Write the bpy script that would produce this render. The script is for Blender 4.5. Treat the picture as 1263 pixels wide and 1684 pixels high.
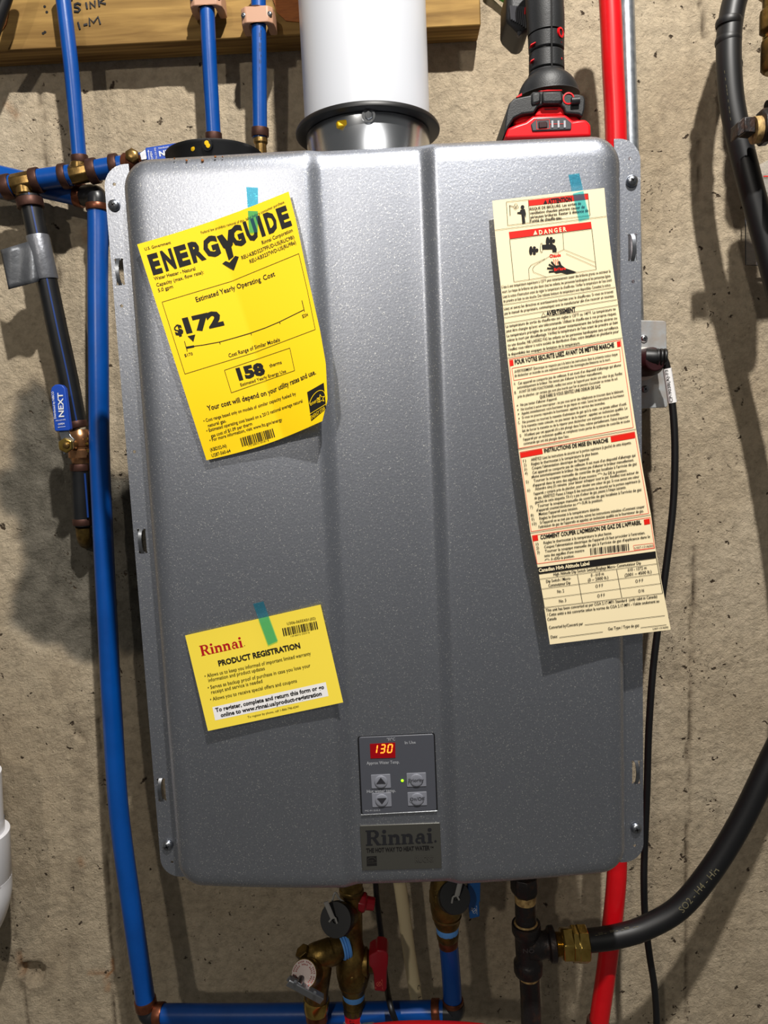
import bpy, math, random
import numpy as np
from mathutils import Vector, Matrix, noise

random.seed(7)
for o in list(bpy.data.objects):
    bpy.data.objects.remove(o, do_unlink=True)
scene = bpy.context.scene
COL = scene.collection

# ------------------------------------------------------------------ camera
Z0 = 1.45                       # height of the heater's centre above the floor
FPX = 1230.0                    # focal length in pixels of the 1263 x 1684 frame
CAM = np.array([0.01214, -0.92023, 0.09564 + Z0])
PITCH, YAW, ROLL = 0.11414, -0.01978, -0.04405
_fw = np.array([math.sin(YAW) * math.cos(PITCH), math.cos(YAW) * math.cos(PITCH), -math.sin(PITCH)])
_r0 = np.array([math.cos(YAW), -math.sin(YAW), 0.0])
_u0 = np.cross(_r0, _fw)
_rt = _r0 * math.cos(ROLL) + _u0 * math.sin(ROLL)
_up = _u0 * math.cos(ROLL) - _r0 * math.sin(ROLL)
cd = bpy.data.cameras.new('camera')
cd.sensor_fit = 'HORIZONTAL'
cd.sensor_width = 36.0
cd.lens = 36.0 * FPX / 1263.0
cd.clip_start = 0.02
cam = bpy.data.objects.new('camera', cd)
COL.objects.link(cam)
cam.matrix_world = Matrix((
    (_rt[0], _up[0], -_fw[0], CAM[0]),
    (_rt[1], _up[1], -_fw[1], CAM[1]),
    (_rt[2], _up[2], -_fw[2], CAM[2]),
    (0, 0, 0, 1)))
scene.camera = cam

# ------------------------------------------------------------------ world, lamps, exposure
world = bpy.data.worlds.new('world')
scene.world = world
world.use_nodes = True
world.node_tree.nodes['Background'].inputs[0].default_value = (0.97, 0.96, 0.92, 1)
world.node_tree.nodes['Background'].inputs[1].default_value = 0.11


def lamp(name, loc, watts, radius, color):
    l = bpy.data.lights.new(name, 'POINT')
    l.energy = watts
    l.shadow_soft_size = radius
    l.color = color
    o = bpy.data.objects.new(name, l)
    o.location = loc
    COL.objects.link(o)
    return o


lamp('ceiling_bulb', (0.27, -1.12, 1.42 + Z0), 165, 0.022, (1.0, 0.965, 0.91))
lamp('work_lamp', (-0.68, -2.5, 1.08 + Z0), 50, 0.04, (1.0, 0.93, 0.83))
vs = scene.view_settings
vs.view_transform = 'Standard'
vs.look = 'None'
vs.exposure = 0.0
vs.gamma = 1.0
vs.use_curve_mapping = False


# ------------------------------------------------------------------ helpers
def U(px, py, d):
    """World point seen at photo pixel (px,py) and lying d metres in front of the wall plane y=0."""
    v = _fw + _rt * ((px - 631.5) / FPX) - _up * ((py - 842.0) / FPX)
    t = (-d - CAM[1]) / v[1]
    return CAM + v * t


def mpp(px, py, d):
    """metres per pixel for something at that place"""
    return float(np.dot(U(px, py, d) - CAM, _fw)) / FPX


class Z:
    """photo coordinates from a magnified crop"""
    def __init__(s, ox, oy, k):
        s.ox, s.oy, s.k = ox, oy, k

    def __call__(s, x, y):
        return (s.ox + x / s.k, s.oy + y / s.k)


def lin(c):
    return tuple((x / 255 / 12.92) if x / 255 <= 0.04045 else ((x / 255 + 0.055) / 1.055) ** 2.4 for x in c)


MATS = {}


def mat(name, rgb, rough=0.5, metal=0.0, var=None, vscale=30, bump=0.0, bscale=200, spec=0.5, coat=0.0,
        emit=None, estr=0.0, vstretch=(1, 1, 1), vlo=0.35, vhi=0.65, rough2=None):
    m = bpy.data.materials.new(name)
    m.use_nodes = True
    nt = m.node_tree
    b = nt.nodes['Principled BSDF']
    c = lin(rgb) + (1,)
    b.inputs['Base Color'].default_value = c
    b.inputs['Roughness'].default_value = rough
    b.inputs['Metallic'].default_value = metal
    b.inputs['Specular IOR Level'].default_value = spec
    b.inputs['Coat Weight'].default_value = coat
    if emit:
        b.inputs['Emission Color'].default_value = lin(emit) + (1,)
        b.inputs['Emission Strength'].default_value = estr
    tc = None
    if var or bump:
        tc = nt.nodes.new('ShaderNodeTexCoord')
    if var:
        mp = nt.nodes.new('ShaderNodeMapping')
        mp.inputs['Scale'].default_value = vstretch
        nt.links.new(tc.outputs['Object'], mp.inputs['Vector'])
        n = nt.nodes.new('ShaderNodeTexNoise')
        n.inputs['Scale'].default_value = vscale
        n.inputs['Detail'].default_value = 6
        n.inputs['Roughness'].default_value = 0.62
        nt.links.new(mp.outputs[0], n.inputs['Vector'])
        r = nt.nodes.new('ShaderNodeValToRGB')
        r.color_ramp.elements[0].position = vlo
        r.color_ramp.elements[1].position = vhi
        r.color_ramp.elements[0].color = c
        r.color_ramp.elements[1].color = lin(var) + (1,)
        nt.links.new(n.outputs['Fac'], r.inputs['Fac'])
        nt.links.new(r.outputs['Color'], b.inputs['Base Color'])
        if rough2 is not None:
            mr = nt.nodes.new('ShaderNodeMapRange')
            mr.inputs['From Min'].default_value = vlo
            mr.inputs['From Max'].default_value = vhi
            mr.inputs['To Min'].default_value = rough
            mr.inputs['To Max'].default_value = rough2
            nt.links.new(n.outputs['Fac'], mr.inputs['Value'])
            nt.links.new(mr.outputs[0], b.inputs['Roughness'])
    if bump:
        n2 = nt.nodes.new('ShaderNodeTexNoise')
        n2.inputs['Scale'].default_value = bscale
        n2.inputs['Detail'].default_value = 5
        nt.links.new(tc.outputs['Object'], n2.inputs['Vector'])
        bp = nt.nodes.new('ShaderNodeBump')
        bp.inputs['Strength'].default_value = bump
        bp.inputs['Distance'].default_value = 0.002
        nt.links.new(n2.outputs['Fac'], bp.inputs['Height'])
        nt.links.new(bp.outputs['Normal'], b.inputs['Normal'])
    MATS[name] = m
    return m


WORLD_LOC = {}


def finish(o, parent):
    COL.objects.link(o)
    wl = np.array(o.location)
    WORLD_LOC[o] = wl
    if parent is not None:
        o.parent = parent
        o.location = Vector(wl - WORLD_LOC[parent])


def tag(o, label=None, cat=None, group=None, kind=None):
    if label:
        o['label'] = label
    if cat:
        o['category'] = cat
    if group:
        o['group'] = group
    if kind:
        o['kind'] = kind
    return o


def thing(name, loc, label, cat, group=None):
    o = bpy.data.objects.new(name, None)
    o.empty_display_size = 0.02
    o.location = Vector(loc)
    finish(o, None)
    return tag(o, label, cat, group)


def _basis(d):
    d = np.asarray(d, float)
    d = d / np.linalg.norm(d)
    a = np.array([0, 0, 1.0]) if abs(d[2]) < 0.9 else np.array([1.0, 0, 0])
    u = np.cross(a, d)
    u /= np.linalg.norm(u)
    return u, np.cross(d, u), d


def catmull(pts, n=8):
    P = [np.asarray(p, float) for p in pts]
    if len(P) < 3:
        return P
    P = [2 * P[0] - P[1]] + P + [2 * P[-1] - P[-2]]
    out = []
    for i in range(1, len(P) - 2):
        for k in range(n):
            t = k / n
            a, b, c, d = P[i - 1], P[i], P[i + 1], P[i + 2]
            out.append(0.5 * ((2 * b) + (c - a) * t + (2 * a - 5 * b + 4 * c - d) * t * t + (3 * b - a - 3 * c + d) * t ** 3))
    out.append(P[-2])
    return out


class MB:
    """collects geometry in world coordinates; build() links it as one mesh object"""
    def __init__(s):
        s.v, s.f, s.mi = [], [], []
        s.cur = 0

    def add(s, vs_, fs):
        k = len(s.v)
        s.v += [tuple(map(float, v)) for v in vs_]
        s.f += [tuple(i + k for i in f) for f in fs]
        s.mi += [s.cur] * len(fs)
        return s

    def tube(s, pts, r, seg=20, n=8, smooth=True, caps=True, squash=None):
        rr = list(r) if hasattr(r, '__len__') else None
        if smooth and len(pts) > 2:
            if rr:
                q = catmull([np.append(np.asarray(p, float), x) for p, x in zip(pts, rr)], n)
                rr = [x[3] for x in q]
                P = [x[:3] for x in q]
            else:
                P = catmull(pts, n)
        else:
            P = [np.asarray(p, float) for p in pts]
        if rr is None:
            rr = [r] * len(P)
        T = [P[min(i + 1, len(P) - 1)] - P[max(i - 1, 0)] for i in range(len(P))]
        T = [t / np.linalg.norm(t) for t in T]
        u, v, _ = _basis(T[0])
        vs_, fs = [], []
        for i, p in enumerate(P):
            u = u - T[i] * np.dot(u, T[i])
            u /= np.linalg.norm(u)
            v = np.cross(T[i], u)
            for k in range(seg):
                a = 2 * math.pi * k / seg
                w = u * math.cos(a) + v * math.sin(a)
                if squash is not None:
                    w = w * np.asarray(squash)
                vs_.append(p + w * rr[i])
            if i:
                for k in range(seg):
                    k2 = (k + 1) % seg
                    fs.append(((i - 1) * seg + k, (i - 1) * seg + k2, i * seg + k2, i * seg + k))
        if caps:
            fs.append(tuple(range(seg))[::-1])
            fs.append(tuple((len(P) - 1) * seg + k for k in range(seg)))
        return s.add(vs_, fs)

    def lathe(s, prof, org, axis, seg=32, caps=True, squash=None):
        """prof: (radius, distance along axis); seg 6 gives a hexagon"""
        u, v, d = _basis(axis)
        org = np.asarray(org, float)
        vs_, fs = [], []
        for i, (r, h) in enumerate(prof):
            for k in range(seg):
                a = 2 * math.pi * (k + 0.5) / seg
                w = (u * math.cos(a) + v * math.sin(a)) * r
                vs_.append(org + d * h + w)
            if i:
                for k in range(seg):
                    k2 = (k + 1) % seg
                    fs.append(((i - 1) * seg + k, (i - 1) * seg + k2, i * seg + k2, i * seg + k))
        if caps:
            fs.append(tuple(range(seg))[::-1])
            fs.append(tuple((len(prof) - 1) * seg + k for k in range(seg)))
        return s.add(vs_, fs)

    def box(s, c, h, ax=None):
        c = np.asarray(c, float)
        A = [np.array(a, float) for a in (ax if ax is not None else ((1, 0, 0), (0, 1, 0), (0, 0, 1)))]
        vs_ = [c + A[0] * h[0] * i + A[1] * h[1] * j + A[2] * h[2] * k for i in (-1, 1) for j in (-1, 1) for k in (-1, 1)]
        return s.add(vs_, [(0, 1, 3, 2), (4, 6, 7, 5), (0, 4, 5, 1), (2, 3, 7, 6), (0, 2, 6, 4), (1, 5, 7, 3)])

    def prism(s, front, ext):
        """front: list of 3D points (counter-clockwise seen from -y), extruded by vector ext"""
        n = len(front)
        F = [np.asarray(p, float) for p in front]
        e = np.asarray(ext, float)
        vs_ = F + [p + e for p in F]
        fs = [tuple(range(n)), tuple(range(2 * n - 1, n - 1, -1))]
        for i in range(n):
            j = (i + 1) % n
            fs.append((j, i, n + i, n + j))
        return s.add(vs_, fs)

    def slab(s, poly, d_front, thick):
        """outline in photo pixels put at distance d_front from the wall, solid towards the wall"""
        return s.prism([U(p[0], p[1], d_front) for p in poly], (0, thick, 0))

    def build(s, name, m, parent=None, smooth=True, bevel=0.0, angle=38, bseg=2, subsurf=0):
        V = np.array(s.v)
        c = (V.min(0) + V.max(0)) / 2
        me = bpy.data.meshes.new(name)
        me.from_pydata((V - c).tolist(), [], s.f)
        ms = m if isinstance(m, (list, tuple)) else [m]
        for x in ms:
            me.materials.append(MATS[x] if isinstance(x, str) else x)
        if len(ms) > 1:
            me.polygons.foreach_set('material_index', s.mi)
        me.update()
        import bmesh
        bm = bmesh.new()
        bm.from_mesh(me)
        bmesh.ops.recalc_face_normals(bm, faces=bm.faces[:])
        bm.to_mesh(me)
        bm.free()
        if smooth:
            me.polygons.foreach_set('use_smooth', [True] * len(me.polygons))
            me.set_sharp_from_angle(angle=math.radians(angle))
        o = bpy.data.objects.new(name, me)
        o.location = Vector(c)
        if subsurf:
            sm = o.modifiers.new('sub', 'SUBSURF')
            sm.levels = sm.render_levels = subsurf
        if bevel:
            b = o.modifiers.new('bevel', 'BEVEL')
            b.width = bevel
            b.segments = bseg
            b.limit_method = 'ANGLE'
            b.angle_limit = math.radians(40)
        finish(o, parent)
        return o


# ------------------------------------------------------------------ flat print (lettering)
_fc = {}


def glyphs(body, bold=0.0):
    key = (body, bold)
    if key in _fc:
        return _fc[key]
    cu = bpy.data.curves.new('t', 'FONT')
    cu.body = body
    cu.resolution_u = 2
    cu.offset = bold
    ob = bpy.data.objects.new('t', cu)
    me = bpy.data.meshes.new_from_object(ob)
    n = len(me.vertices)
    co = np.empty(n * 3)
    me.vertices.foreach_get('co', co)
    co = co.reshape(-1, 3)[:, :2].copy()
    fs = [tuple(p.vertices) for p in me.polygons]
    bpy.data.objects.remove(ob)
    bpy.data.curves.remove(cu)
    bpy.data.meshes.remove(me)
    _fc[key] = (co, fs)
    return _fc[key]


_h = glyphs('H')[0]
CAPH = _h[:, 1].max() - _h[:, 1].min()


class Print:
    """flat print on a surface: depth(px,py) gives the surface's distance from the wall"""
    def __init__(s, depth, up=None, off=0.0003):
        s.depth, s.upv, s.off = depth, up, off
        s.mb = MB()

    def pt(s, p, extra=0.0):
        return U(p[0], p[1], s.depth(p[0], p[1]) + s.off + extra)

    def text(s, body, a, b, h, bold=0.0, extra=0.0, up=None, italic=0.0):
        co, fs = glyphs(body, bold)
        if len(co) == 0:
            return
        x0, x1 = co[:, 0].min(), co[:, 0].max()
        a, b = np.array(a, float), np.array(b, float)
        ex = b - a
        L = np.linalg.norm(ex)
        u_ = up if up is not None else s.upv
        if u_ is None:
            u_ = np.array([ex[1], -ex[0]]) / L
        u_ = np.asarray(u_, float)
        out = []
        for x, y in co:
            t = (x - x0) / max(x1 - x0, 1e-6)
            q = a + ex * t + u_ * (y / CAPH * h) + ex / L * (italic * y / CAPH * h)
            out.append(s.pt(q, extra))
        s.mb.add(out, fs)

    def poly(s, pts, extra=0.0):
        s.mb.add([s.pt(p, extra) for p in pts], [tuple(range(len(pts)))])

    def quad(s, a, b, c, d, extra=0.0, n=12, m=6):
        a, b, c, d = [np.array(p, float) for p in (a, b, c, d)]
        vs_ = []
        for j in range(m + 1):
            for i in range(n + 1):
                u, v = i / n, j / m
                vs_.append(s.pt((a * (1 - u) + b * u) * (1 - v) + (d * (1 - u) + c * u) * v, extra))
        fs = [(j * (n + 1) + i, (j + 1) * (n + 1) + i, (j + 1) * (n + 1) + i + 1, j * (n + 1) + i + 1) for j in range(m) for i in range(n)]
        s.mb.add(vs_, fs)

    def line(s, pts, w, closed=False, extra=0.0):
        P = [np.array(p, float) for p in pts]
        if closed:
            P = P + [P[0]]
        for a, b in zip(P[:-1], P[1:]):
            e = b - a
            L = np.linalg.norm(e)
            if L < 1e-6:
                continue
            nrm = np.array([-e[1], e[0]]) / L * w / 2
            k = max(1, int(L / 14))
            vs_ = []
            for i in range(k + 1):
                q = a + e * i / k
                vs_ += [s.pt(q + nrm, extra), s.pt(q - nrm, extra)]
            s.mb.add(vs_, [(2 * i, 2 * i + 1, 2 * i + 3, 2 * i + 2) for i in range(k)])

    def disc(s, c, rx, ry=None, extra=0.0, n=20):
        ry = ry or rx
        s.poly([(c[0] + rx * math.cos(2 * math.pi * i / n), c[1] + ry * math.sin(2 * math.pi * i / n)) for i in range(n)], extra)

    def barcode(s, a, b, d, seed, n=58):
        """bars between top edge a-b and left edge a-d"""
        rnd = random.Random(seed)
        a, b, d = [np.array(p, float) for p in (a, b, d)]
        x = 0.0
        ws = [rnd.choice((1, 1, 2, 3)) for _ in range(n)]
        tot = sum(ws)
        for i, w in enumerate(ws):
            if i % 2 == 0:
                p0 = a + (b - a) * (x / tot)
                p1 = a + (b - a) * ((x + w) / tot)
                s.poly([p0, p1, p1 + (d - a), p0 + (d - a)])
            x += w

    def build(s, name, m, parent):
        return s.mb.build(name, m, parent, smooth=False)


def logo_shapes():
    """bold slab-serif word of six letters as filled outlines, cap height 1, returns polygons and width"""
    polys = []

    def rect(x, y, x2, y2, ox):
        polys.append([(ox + x, y), (ox + x2, y), (ox + x2, y2), (ox + x, y2)])

    def arc(cx, cy, ro, ri, a0, a1, ox, sx=1.0, n=14):
        for i in range(n):
            t0 = math.radians(a0 + (a1 - a0) * i / n)
            t1 = math.radians(a0 + (a1 - a0) * (i + 1) / n)
            polys.append([(ox + cx + math.cos(t0) * ri * sx, cy + math.sin(t0) * ri), (ox + cx + math.cos(t0) * ro * sx, cy + math.sin(t0) * ro),
                          (ox + cx + math.cos(t1) * ro * sx, cy + math.sin(t1) * ro), (ox + cx + math.cos(t1) * ri * sx, cy + math.sin(t1) * ri)])

    def letter_i(ox):
        rect(.07, 0, .27, .64, ox)
        rect(0, 0, .34, .07, ox)
        rect(0, .58, .2, .66, ox)
        n = 16
        polys.append([(ox + .17 + .12 * math.cos(2 * math.pi * k / n), .88 + .12 * math.sin(2 * math.pi * k / n)) for k in range(n)])

    def letter_n(ox):
        rect(.07, 0, .27, .64, ox)
        rect(0, 0, .34, .07, ox)
        rect(0, .58, .2, .66, ox)
        rect(.47, 0, .67, .45, ox)
        rect(.40, 0, .74, .07, ox)
        arc(.43, .44, .24, .05, 0, 150, ox)

    rect(.08, 0, .31, 1, 0)
    rect(0, 0, .40, .08, 0)
    rect(0, .92, .3, 1, 0)
    rect(.3, .90, .50, 1, 0)
    rect(.3, .44, .52, .54, 0)
    arc(.48, .72, .28, .18, -90, 90, 0, 1.1)
    arc(.48, .72, .19, .11, -70, 70, 0, 1.0)
    polys.append([(.36, .48), (.58, .48), (.80, .10), (.90, .08), (.90, 0), (.66, 0)])
    letter_i(.93)
    letter_n(1.32)
    letter_n(2.10)
    ox = 2.88
    rect(.40, .08, .60, .46, ox)
    rect(.55, 0, .68, .08, ox)
    polys.append([(ox + .40, .10), (ox + .60, .14), (ox + .68, .06), (ox + .62, 0), (ox + .48, 0)])
    arc(.36, .45, .23, .10, 0, 180, ox)
    arc(.27, .21, .22, .09, 60, 300, ox)
    rect(.27, .31, .45, .40, ox)
    letter_i(3.62)
    return polys, 3.96


LOGO, LOGOW = logo_shapes()


def put_logo(pr, a, b, h, up):
    a, b, up = np.array(a, float), np.array(b, float), np.array(up, float)
    for k, P in enumerate(LOGO):
        pr.mb.add([pr.pt(a + (b - a) * (x / LOGOW) + up * y * h, 0.00001 * (k % 5)) for x, y in P], [tuple(range(len(P)))])


def cyl_text(mb, body, p0, p1, r, side, capm, bold=0.0):
    """lettering wrapped on a pipe: runs from p0 to p1 on the axis, 'side' points where the print faces"""
    co, fs = glyphs(body, bold)
    p0, p1 = np.asarray(p0, float), np.asarray(p1, float)
    d = p1 - p0
    dn = d / np.linalg.norm(d)
    f = np.asarray(side, float)
    f = f - dn * np.dot(f, dn)
    f /= np.linalg.norm(f)
    w = np.cross(f, dn)
    x0, x1 = co[:, 0].min(), co[:, 0].max()
    out = []
    for x, y in co:
        t = (x - x0) / (x1 - x0)
        a = (y / CAPH - 0.5) * capm / r
        out.append(p0 + d * t + (f * math.cos(a) + w * math.sin(a)) * (r + 0.0003))
    mb.add(out, fs)


# ------------------------------------------------------------------ materials
mat('black_ink', (22, 20, 20), 0.6, spec=0.3)
mat('red_ink', (226, 28, 12), 0.6, spec=0.3)
mat('pale_red_ink', (240, 120, 100), 0.6, spec=0.3)
mat('logo_red', (176, 8, 22), 0.6, spec=0.3)
mat('cream_paper', (246, 229, 188), 0.55, spec=0.3)
mat('white_paper', (238, 236, 236), 0.5, spec=0.3)
mat('yellow_paper', (255, 214, 8), 0.5, spec=0.35)
mat('card_yellow', (248, 222, 74), 0.45, spec=0.35)
mat('blue_pex', (0, 72, 152), 0.32, var=(0, 63, 136), vscale=14, bump=0.05, bscale=120)
mat('red_pex', (206, 14, 24), 0.30, var=(186, 8, 18), vscale=14)
mat('black_poly', (15, 16, 18), 0.42, var=(22, 23, 25), vscale=50)
mat('stripe_blue', (14, 52, 118), 0.45)
mat('copper_ring', (96, 66, 56), 0.42, 0.75, var=(70, 46, 40), vscale=70, rough2=0.55)
mat('copper_bright', (142, 84, 58), 0.38, 0.8, var=(96, 56, 40), vscale=60)
mat('brass', (164, 134, 80), 0.32, 0.9, var=(112, 88, 50), vscale=45, bump=0.12, bscale=140)
mat('brass_dull', (140, 114, 58), 0.34, 0.85, var=(78, 62, 32), vscale=55, bump=0.3, bscale=160, rough2=0.5)
mat('brass_bright', (200, 170, 92), 0.22, 0.95, var=(160, 130, 62), vscale=60)
mat('black_rubber', (13, 13, 15), 0.46)
mat('black_plastic', (24, 25, 28), 0.36)
mat('black_iron', (40, 36, 36), 0.42, 0.35, var=(74, 48, 34), vscale=70, vlo=0.52, vhi=0.72, bump=0.3, bscale=260)
mat('pipe_dope', (196, 164, 104), 0.7, var=(120, 92, 54), vscale=160)
mat('teflon_blue', (92, 160, 236), 0.45)
mat('chrome', (205, 208, 212), 0.18, 1.0, bump=0.06, bscale=200)
mat('steel', (170, 174, 180), 0.30, 1.0, var=(140, 143, 150), vscale=90)
mat('galvanised', (190, 196, 202), 0.36, 0.9, var=(150, 156, 164), vscale=120)
mat('box_steel', (186, 190, 192), 0.45, 0.55, var=(172, 146, 118), vscale=24, vlo=0.45, vhi=0.75)
mat('pvc_white', (236, 236, 240), 0.30)
mat('vent_white', (204, 207, 214), 0.32, coat=0.1)
mat('red_plastic', (214, 12, 24), 0.32)
mat('red_handle', (150, 14, 30), 0.35)
mat('blue_handle', (14, 82, 148), 0.35)
mat('red_rubber', (168, 12, 20), 0.4)
mat('iron_letter', (84, 78, 78), 0.4, 0.5)
mat('floor_concrete', (96, 96, 94), 0.85, var=(80, 80, 78), vscale=8)
mat('blue_vinyl', (8, 66, 168), 0.42)
mat('clamp_tan', (180, 138, 112), 0.5)
mat('tool_black', (23, 24, 26), 0.5, bump=0.1, bscale=900)
mat('tool_grey', (56, 56, 60), 0.5)
mat('yellow_mark', (246, 196, 10), 0.5)
mat('silver_tape', (122, 124, 130), 0.4, 0.6, bump=0.6, bscale=70)
mat('tubing', (214, 198, 158), 0.4)
mat('grey_strap', (150, 148, 144), 0.45)
mat('white_ink', (226, 226, 226), 0.6)
mat('grey_ink', (168, 170, 176), 0.6)
mat('panel_grey', (76, 78, 86), 0.42)
mat('button_grey', (128, 130, 140), 0.4)
mat('dark_ink', (44, 44, 50), 0.5)
mat('badge_metal', (82, 81, 76), 0.34, 0.45)
mat('hose_ink', (96, 90, 66), 0.6)
mat('badge_letter', (44, 44, 48), 0.35, 0.4)
mat('badge_faint', (96, 94, 89), 0.35, 0.6)
mat('display_glass', (60, 4, 8), 0.15, emit=(170, 0, 12), estr=0.55)
mat('display_digit', (255, 120, 40), 0.4, emit=(255, 96, 24), estr=5.0)
mat('led_green', (120, 255, 20), 0.4, emit=(130, 255, 10), estr=3.0)
mat('case_grey', (120, 122, 126), 0.5, 0.3)
mat('aluminium', (200, 203, 208), 0.22, 1.0, bump=0.05, bscale=30)
mat('maroon_plastic', (44, 14, 18), 0.5, spec=0.3)
mat('outlet_white', (222, 214, 204), 0.4)
mat('green_sheath', (70, 150, 50), 0.4)
mat('marker_ink', (20, 20, 26), 0.55)
mat('veneer', (176, 104, 40), 0.7, var=(150, 84, 30), vscale=60, vstretch=(1, 1, 8))
mat('rust', (140, 84, 30), 0.8)
mat('disc_print', (150, 138, 134), 0.4, 0.6)
mat('tape_shaded', (84, 86, 90), 0.45, 0.4, bump=0.6, bscale=70)  # darker copy of the silver tape: the flag's dark reflection put into its colour
mat('bronze', (186, 138, 98), 0.32, 0.9, var=(150, 104, 70), vscale=50)
mat('zinc', (150, 152, 156), 0.34, 0.95)
mat('print_red', (160, 84, 76), 0.5)


def cover_paint():
    m = bpy.data.materials.new('silver_paint')
    m.use_nodes = True
    nt = m.node_tree
    b = nt.nodes['Principled BSDF']
    tc = nt.nodes.new('ShaderNodeTexCoord')
    v = nt.nodes.new('ShaderNodeTexVoronoi')
    v.inputs['Scale'].default_value = 1700
    nt.links.new(tc.outputs['Object'], v.inputs['Vector'])
    sep = nt.nodes.new('ShaderNodeSeparateColor')
    nt.links.new(v.outputs['Color'], sep.inputs[0])
    r = nt.nodes.new('ShaderNodeValToRGB')
    e = r.color_ramp.elements
    e[0].position, e[0].color = 0.0, lin((160, 164, 174)) + (1,)
    e[1].position, e[1].color = 0.955, lin((176, 180, 190)) + (1,)
    x = e.new(0.992)
    x.color = lin((255, 255, 252)) + (1,)
    nt.links.new(sep.outputs[0], r.inputs[0])
    nt.links.new(r.outputs[0], b.inputs['Base Color'])
    b.inputs['Metallic'].default_value = 0.94
    b.inputs['Roughness'].default_value = 0.40
    n = nt.nodes.new('ShaderNodeTexNoise')
    n.inputs['Scale'].default_value = 520
    n.inputs['Detail'].default_value = 2
    nt.links.new(tc.outputs['Object'], n.inputs['Vector'])
    bp = nt.nodes.new('ShaderNodeBump')
    bp.inputs['Strength'].default_value = 0.10
    bp.inputs['Distance'].default_value = 0.001
    nt.links.new(n.outputs['Fac'], bp.inputs['Height'])
    nt.links.new(bp.outputs['Normal'], b.inputs['Normal'])
    MATS['silver_paint'] = m


cover_paint()


def wood_mat():
    m = bpy.data.materials.new('plywood')
    m.use_nodes = True
    nt = m.node_tree
    b = nt.nodes['Principled BSDF']
    b.inputs['Roughness'].default_value = 0.75
    b.inputs['Specular IOR Level'].default_value = 0.25
    tc = nt.nodes.new('ShaderNodeTexCoord')
    mp = nt.nodes.new('ShaderNodeMapping')
    mp.inputs['Scale'].default_value = (2.2, 30, 26)
    nt.links.new(tc.outputs['Object'], mp.inputs['Vector'])
    n = nt.nodes.new('ShaderNodeTexNoise')
    n.inputs['Scale'].default_value = 3.0
    n.inputs['Detail'].default_value = 7
    n.inputs['Distortion'].default_value = 0.6
    nt.links.new(mp.outputs[0], n.inputs['Vector'])
    r = nt.nodes.new('ShaderNodeValToRGB')
    e = r.color_ramp.elements
    e[0].position, e[0].color = 0.3, lin((106, 78, 38)) + (1,)
    e[1].position, e[1].color = 0.72, lin((172, 138, 78)) + (1,)
    nt.links.new(n.outputs['Fac'], r.inputs[0])
    # ply layers: bands through the thickness (object y)
    sx = nt.nodes.new('ShaderNodeSeparateXYZ')
    nt.links.new(tc.outputs['Object'], sx.inputs[0])
    w = nt.nodes.new('ShaderNodeMath')
    w.operation = 'MULTIPLY'
    w.inputs[1].default_value = 2 * math.pi * 150
    nt.links.new(sx.outputs['Y'], w.inputs[0])
    sn = nt.nodes.new('ShaderNodeMath')
    sn.operation = 'SINE'
    nt.links.new(w.outputs[0], sn.inputs[0])
    ge = nt.nodes.new('ShaderNodeNewGeometry')
    sg = nt.nodes.new('ShaderNodeSeparateXYZ')
    nt.links.new(ge.outputs['True Normal'], sg.inputs[0])
    ab = nt.nodes.new('ShaderNodeMath')
    ab.operation = 'ABSOLUTE'
    nt.links.new(sg.outputs['Y'], ab.inputs[0])
    lt = nt.nodes.new('ShaderNodeMath')
    lt.operation = 'LESS_THAN'
    lt.inputs[1].default_value = 0.5
    nt.links.new(ab.outputs[0], lt.inputs[0])
    mr = nt.nodes.new('ShaderNodeMapRange')
    mr.inputs['From Min'].default_value = -1
    mr.inputs['From Max'].default_value = 1
    mr.inputs['To Min'].default_value = 0.45
    mr.inputs['To Max'].default_value = 0.0
    nt.links.new(sn.outputs[0], mr.inputs[0])
    ml = nt.nodes.new('ShaderNodeMath')
    ml.operation = 'MULTIPLY'
    nt.links.new(mr.outputs[0], ml.inputs[0])
    nt.links.new(lt.outputs[0], ml.inputs[1])
    mx = nt.nodes.new('ShaderNodeMixRGB')
    mx.inputs[2].default_value = lin((84, 58, 26)) + (1,)
    nt.links.new(ml.outputs[0], mx.inputs[0])
    nt.links.new(r.outputs[0], mx.inputs[1])
    nt.links.new(mx.outputs[0], b.inputs['Base Color'])
    bp = nt.nodes.new('ShaderNodeBump')
    bp.inputs['Strength'].default_value = 0.25
    bp.inputs['Distance'].default_value = 0.002
    nt.links.new(n.outputs['Fac'], bp.inputs['Height'])
    nt.links.new(bp.outputs['Normal'], b.inputs['Normal'])
    MATS['plywood'] = m


wood_mat()


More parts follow.
